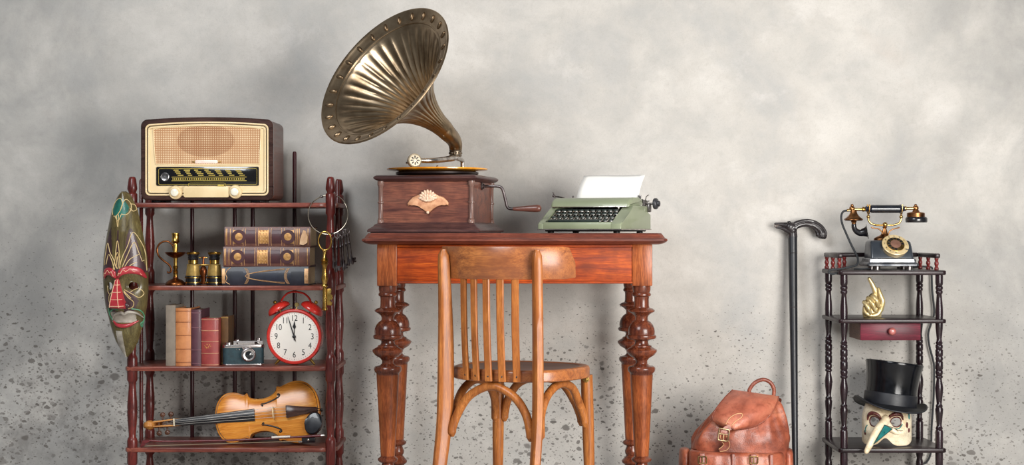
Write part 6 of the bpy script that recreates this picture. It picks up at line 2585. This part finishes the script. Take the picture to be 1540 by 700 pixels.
# ------------------------------------------------------------------ gilded hand
def gilt_hand():
    y = 0.385
    s = sc(y)
    k = 1 / (7.78 * s)
    root = V(W(1285 + 212 / 7.78, 478, y).x, y, 0.5498)
    tmp = B()

    def L(zx, zy, dy=0.0):
        return V((zx - 212) * k, dy, (612 - zy) * k)

    def fat(pts, rads, n=5):
        cp = catmull(pts, n)
        m = len(rads)
        rr = []
        for i in range(len(cp)):
            f = i / (len(cp) - 1) * (m - 1)
            j = min(m - 2, int(f))
            rr.append((rads[j] + (rads[j + 1] - rads[j]) * (f - j)) * k)
        a_tube(tmp, cp, rr, 14)
        a_sphere(tmp, cp[0], rr[0], 14, 9)
        a_sphere(tmp, cp[-1], rr[-1], 14, 9)
    # wrist and palm
    rings = []
    for zy, c, hx, hy in ((612, 214, 104, 0.020), (600, 212, 108, 0.021), (560, 208, 112, 0.021), (500, 212, 112, 0.020), (440, 218, 104, 0.018), (390, 228, 84, 0.016), (350, 236, 56, 0.013), (330, 236, 34, 0.009)):
        rings.append([V((c - 212) * k + hx * k * math.cos(2 * PI * q / 32), 0.006 + hy * math.sin(2 * PI * q / 32), (612 - zy) * k) for q in range(32)])
    a_rings(tmp, rings)
    # pointing finger
    fat([L(252, 370, 0.0), L(236, 296, -0.004), L(206, 226, -0.005), L(168, 160, -0.006)], [33, 31, 28, 21])
    # thumb laid against it
    fat([L(296, 520, -0.012), L(316, 430, -0.016), L(292, 350, -0.014), L(272, 278, -0.011)], [36, 33, 30, 21])
    # three curled fingers
    fat([L(214, 372, 0.0), L(206, 364, -0.016), L(236, 410, -0.027), L(268, 480, -0.024)], [28, 29, 28, 20])
    fat([L(166, 396, 0.002), L(152, 392, -0.016), L(190, 450, -0.029), L(228, 530, -0.025)], [27, 28, 28, 21])
    fat([L(118, 440, 0.004), L(108, 438, -0.014), L(138, 490, -0.027), L(172, 556, -0.023)], [25, 26, 26, 20])
    # heel of the hand rolled over the finger tips
    fat([L(112, 500, -0.006), L(128, 560, -0.014), L(190, 590, -0.016), L(260, 572, -0.016), L(304, 510, -0.013)], [22, 24, 24, 28, 28])
    mg = plain('pale_gilt', '#e2cf9e', 0.32, 0.6, '#b59a60', 50)
    o = obj('gilt_hand', tmp, mg, None, 80, mods=[('REMESH', dict(mode='VOXEL', voxel_size=0.0011, use_smooth_shade=True)), ('SMOOTH', dict(factor=0.5, iterations=3))])
    o.location = root
    tag(o, 'small gilded hand with raised index finger on the middle shelf above the drawer', 'figurine')


gilt_hand()


# ------------------------------------------------------------------ long nosed mask and top hat
def nosed_mask():
    root = V((1334 - 770) / sc(0.37), 0.375, 0.1167)
    t = thing('venetian_mask', 'cream cracked half mask with long beak nose under the top hat', 'mask', root, (0, 0, R(-16)))
    m = NT('cracked_cream')
    co = m.coords()
    f = m.noise(co, 22, 5, 0.6)
    vo = m.n('ShaderNodeTexVoronoi', feature='DISTANCE_TO_EDGE')
    vo.inputs['Scale'].default_value = 95
    m.l(co, vo.inputs['Vector'])
    cr = m.ramp(vo.outputs['Distance'], [(0.0, 0.35), (0.05, 0.0)])
    col = m.ramp(f, [(0.32, lin('#c9b28c')), (0.6, lin('#ecdfc2'))])
    col = m.mix(cr, col, lin('#7d6244'))
    m.set(Base_Color=col, Roughness=0.35, Coat_Weight=0.3)
    mc = m.m
    maroon = plain('maroon_paint', '#6b2a26', 0.4, 0.1, '#34191a', 70, coat=0.3)
    teal = plain('teal_enamel', '#1f7d7c', 0.3, 0, '#125452', 40, coat=0.4)
    brown = plain('umber_line', '#3d2a20', 0.45)
    H = 0.150
    A0 = R(100)

    def S(a, z, off=0.0):
        """point on the shell at angle a (0 = front) and height z"""
        rx, ry = 0.083, 0.080
        px = 1 - 0.20 * max(0, (z - 0.09) / 0.06) ** 1.5
        x, yy = rx * px * math.sin(a), -ry * px * math.cos(a)
        n = V(math.sin(a), -math.cos(a), 0)
        d = off
        d += 0.009 * math.exp(-(((z - 0.112) / 0.014) ** 2)) * (math.exp(-((abs(a) - 0.45) / 0.30) ** 2))           # brow ridges
        d -= 0.012 * math.exp(-(((z - 0.085) / 0.018) ** 2) - ((abs(a) - 0.48) / 0.26) ** 2)                       # sockets
        d += 0.010 * math.exp(-(((z - 0.050) / 0.018) ** 2) - ((abs(a) - 0.62) / 0.30) ** 2)                       # cheeks
        return V(x, yy, z) + n * d
    NA, NZ = 120, 64
    b = B()
    g = []
    for j in range(NZ + 1):
        row = []
        for i in range(NA + 1):
            a = -A0 + 2 * A0 * i / NA
            zb = 0.004 + 0.026 * math.exp(-(a / 0.26) ** 2) + 0.030 * max(0, (abs(a) - 1.0)) ** 1.3
            ztop = H
            z = zb + (ztop - zb) * j / NZ
            row.append(b.verts.new(S(a, z)))
        g.append(row)
    eyes = [(-0.48, 0.0845), (0.46, 0.0845)]
    for j in range(NZ):
        for i in range(NA):
            q = (g[j][i], g[j][i + 1], g[j + 1][i + 1], g[j + 1][i])
            a = -A0 + 2 * A0 * (i + 0.5) / NA
            z = sum(v.co.z for v in q) / 4
            if any(((a - ea) / 0.245) ** 2 + ((z - ez) / 0.0165) ** 2 < 1 for ea, ez in eyes):
                continue
            b.faces.new(q)
    obj('face_shell', b, mc, t, 70, mods=[('SOLIDIFY', dict(thickness=0.0028, offset=-1))])
    for ea, ez in eyes:
        b = B()
        a_tube(b, [S(ea + 0.25 * math.cos(2 * PI * q / 40), ez + 0.0168 * math.sin(2 * PI * q / 40), 0.0004) for q in range(40)], 0.0022, 8, True)
        obj('eye_rim', b, maroon, t)
        # mottled brow arch
        b = B()
        pts = catmull([S(ea + da, ez + dz, 0.001) for da, dz in ((-0.34, 0.002), (-0.28, 0.018), (-0.12, 0.0265), (0.06, 0.0275), (0.22, 0.021), (0.32, 0.006))], 6)
        n = len(pts)
        a_tube(b, pts, [0.0015 + 0.0052 * math.sin(PI * i / (n - 1)) ** 0.7 for i in range(n)], 10)
        br = obj('brow', b, maroon, t, 60)
        b = B()
        rnd = random.Random(3)
        for q in range(16):
            p = pts[2 + int(rnd.random() * (n - 5))]
            a_sphere(b, p + V(rnd.uniform(-0.002, 0.002), -0.0055, rnd.uniform(-0.003, 0.003)), rnd.uniform(0.0007, 0.0014), 6, 4)
        obj('brow_fleck', b, M_BRASSP, br)
    # beak
    tip = W(1225 + 316 / 4.119, 530 + 628 / 4.119, 0.195)
    inv = Matrix.Rotation(R(16), 3, 'Z')
    tl = inv @ (tip - root)
    base = S(0, 0.100) + V(0, 0.010, 0)
    b = B()
    pts = catmull([base, S(0, 0.088) + V(0, -0.012, 0), base.lerp(tl, 0.45) + V(0, -0.012, 0.006), base.lerp(tl, 0.75) + V(0, -0.006, 0.003), tl], 6)
    n = len(pts)
    a_tube(b, pts, [interp([(0, 0.012), (0.2, 0.0170), (0.4, 0.0180), (0.65, 0.0145), (0.9, 0.0110), (0.97, 0.0095), (1, 0.004)], i / (n - 1)) for i in range(n)], 18, sx=1.0, sy=0.85, up=V(0, -1, 0))
    # flared wing of the nose blending into the cheeks
    for sg in (-1, 1):
        pp = catmull([pts[int(n * 0.25)], S(sg * 0.22, 0.062, 0.0), S(sg * 0.42, 0.050, -0.001), S(sg * 0.62, 0.046, -0.003)], 6)
        m2 = len(pp)
        a_tube(b, pp, [interp([(0, 0.013), (0.4, 0.011), (0.8, 0.006), (1, 0.002)], i / (m2 - 1)) for i in range(m2)], 14)
    nose = obj('beak', b, mc, t, 70, mods=[('REMESH', dict(mode='VOXEL', voxel_size=0.0013, use_smooth_shade=True)), ('SMOOTH', dict(factor=0.5, iterations=4))])
    # painted teal flash with dark outline on the side of the beak
    q = [pts[int(n * f)] for f in (0.38, 0.50, 0.74)]
    rr = 0.0142
    tri = [q[0] + V(0.0105, -0.0135, 0.006), S(0.235, 0.064, 0.016), q[2] + V(0.0105, -0.0085, 0.0)]
    b = B()
    dn = V(0.75, -0.66, 0).normalized()
    vs = [b.verts.new(p + dn * 0.0022) for p in tri]
    v2 = [b.verts.new(p - dn * 0.003) for p in tri]
    b.faces.new(vs)
    b.faces.new(list(reversed(v2)))
    for i in range(3):
        b.faces.new((vs[i], vs[(i + 1) % 3], v2[(i + 1) % 3], v2[i]))
    obj('teal_flash', b, teal, nose)
    b = B()
    a_tube(b, [p + dn * 0.0024 for p in tri], 0.0011, 6, True)
    a_tube(b, catmull([tri[0] + dn * 0.002, S(0.30, 0.066, 0.009), S(0.46, 0.058, 0.010), S(0.62, 0.057, 0.009)], 5), 0.0010, 6)
    obj('painted_outline', b, brown, nose)
    # painted marks on cheek and temple
    b = B()
    a_tube(b, catmull([S(0.28, 0.0675, 0.001), S(0.42, 0.062, 0.001), S(0.56, 0.064, 0.001), S(0.74, 0.076, 0.001)], 5), 0.0018, 6)
    a_tube(b, catmull([S(-0.80, 0.070, 0.001), S(-0.86, 0.060, 0.001), S(-0.88, 0.045, 0.001)], 5), 0.0020, 6)
    obj('teal_line', b, teal, t)
    for a, z, m_, sa in ((0.98, 0.072, maroon, 1.6), (1.18, 0.100, teal, 1.7), (1.12, 0.054, maroon, 1.2), (-0.92, 0.044, maroon, 1.3)):
        b = B()
        p = S(a, z, 0.0004)
        a_sphere(b, (0, 0, 0), 1, 14, 8, (0.0068, 0.0016, 0.0068 * sa))
        bmesh.ops.transform(b, matrix=Matrix.Translation(p) @ Matrix.Rotation(a, 4, 'Z'), verts=b.verts)
        obj('painted_oval', b, m_, t, 80)


def top_hat():
    y = 0.375
    s = sc(y)
    k = 1 / (4.119 * s)
    c = W(1225 + 466 / 4.119, 530 + 332 / 4.119, y)
    t = thing('top_hat', 'tall black silk top hat with curled brim resting on the long nosed mask', 'hat', c, (R(-3), R(7.5), R(4)))
    silk = NT('black_silk')
    f = silk.noise(silk.coords((1, 1, 1)), 60, 5, 0.6)
    silk.set(Base_Color=silk.ramp(f, [(0.35, lin('#07080b')), (0.65, lin('#0e1015'))]), Roughness=silk.math('MULTIPLY_ADD', f, 0.16, 0.10), Specular_IOR_Level=0.35)
    silk.bump(f, 0.06, 0.001)
    felt = plain('hat_felt', '#0d0f14', 0.55, 0, '#07080b', 50)
    oval = 1.12     # longer front to back

    b = B()
    prof = [(0.0885, 0.000), (0.0875, 0.006), (0.0862, 0.030), (0.0858, 0.060), (0.0875, 0.090), (0.0915, 0.120), (0.0955, 0.140), (0.0968, 0.1465), (0.0950, 0.1495), (0.085, 0.1500), (0.04, 0.1500), (0.0, 0.1500)]
    a_lathe(b, prof, 72, sy=oval * 0.98, cap0=False, cap1=False)
    obj('crown', b, silk.m, t, 50, mods=[('SOLIDIFY', dict(thickness=0.002, offset=-1))], merge=0.0002)
    b = B()
    rings = []
    NB = 96
    for q in range(11):
        f_ = q / 10
        ring = []
        for i in range(NB):
            a = 2 * PI * i / NB
            ca, sa = math.cos(a), math.sin(a)
            wid = 0.040 + 0.006 * abs(sa)
            r0x, r0y = 0.0875, 0.0875 * oval * 0.98
            side = abs(ca) ** 3
            # brim dips at front and back and rolls up at the sides
            xx = (r0x + wid * (f_ - 0.22 * side * max(0, f_ - 0.55) / 0.45 * 1.2)) * ca
            yy = (r0y + wid * f_) * sa
            zz = 0.001 - 0.016 * f_ * abs(sa) ** 1.5 + side * (0.034 * max(0, f_ - 0.28) ** 1.25 - 0.004 * f_)
            ring.append(V(xx, yy, zz))
        rings.append(ring)
    a_rings(b, rings, False, False)
    br = obj('brim', b, felt, t, 60, mods=[('SOLIDIFY', dict(thickness=0.0032, offset=0)), ('SUBSURF', dict(levels=1, render_levels=1))])
    b = B()
    a_tube(b, rings[-1], 0.0026, 8, True)
    obj('brim_binding', b, plain('brim_ribbon', '#1c1e25', 0.45, 0, '#101217', 60), br, 60)
    b = B()
    a_lathe(b, [(0.0890, 0.001), (0.0892, 0.004), (0.0880, 0.040), (0.0872, 0.0425)], 72, sy=oval * 0.98, cap0=False, cap1=False)
    obj('hat_band', b, plain('hat_ribbon', '#10131b', 0.5, 0, '#0a0c12', 80), t, 50, mods=[('SOLIDIFY', dict(thickness=0.0015, offset=0))])


nosed_mask()
top_hat()
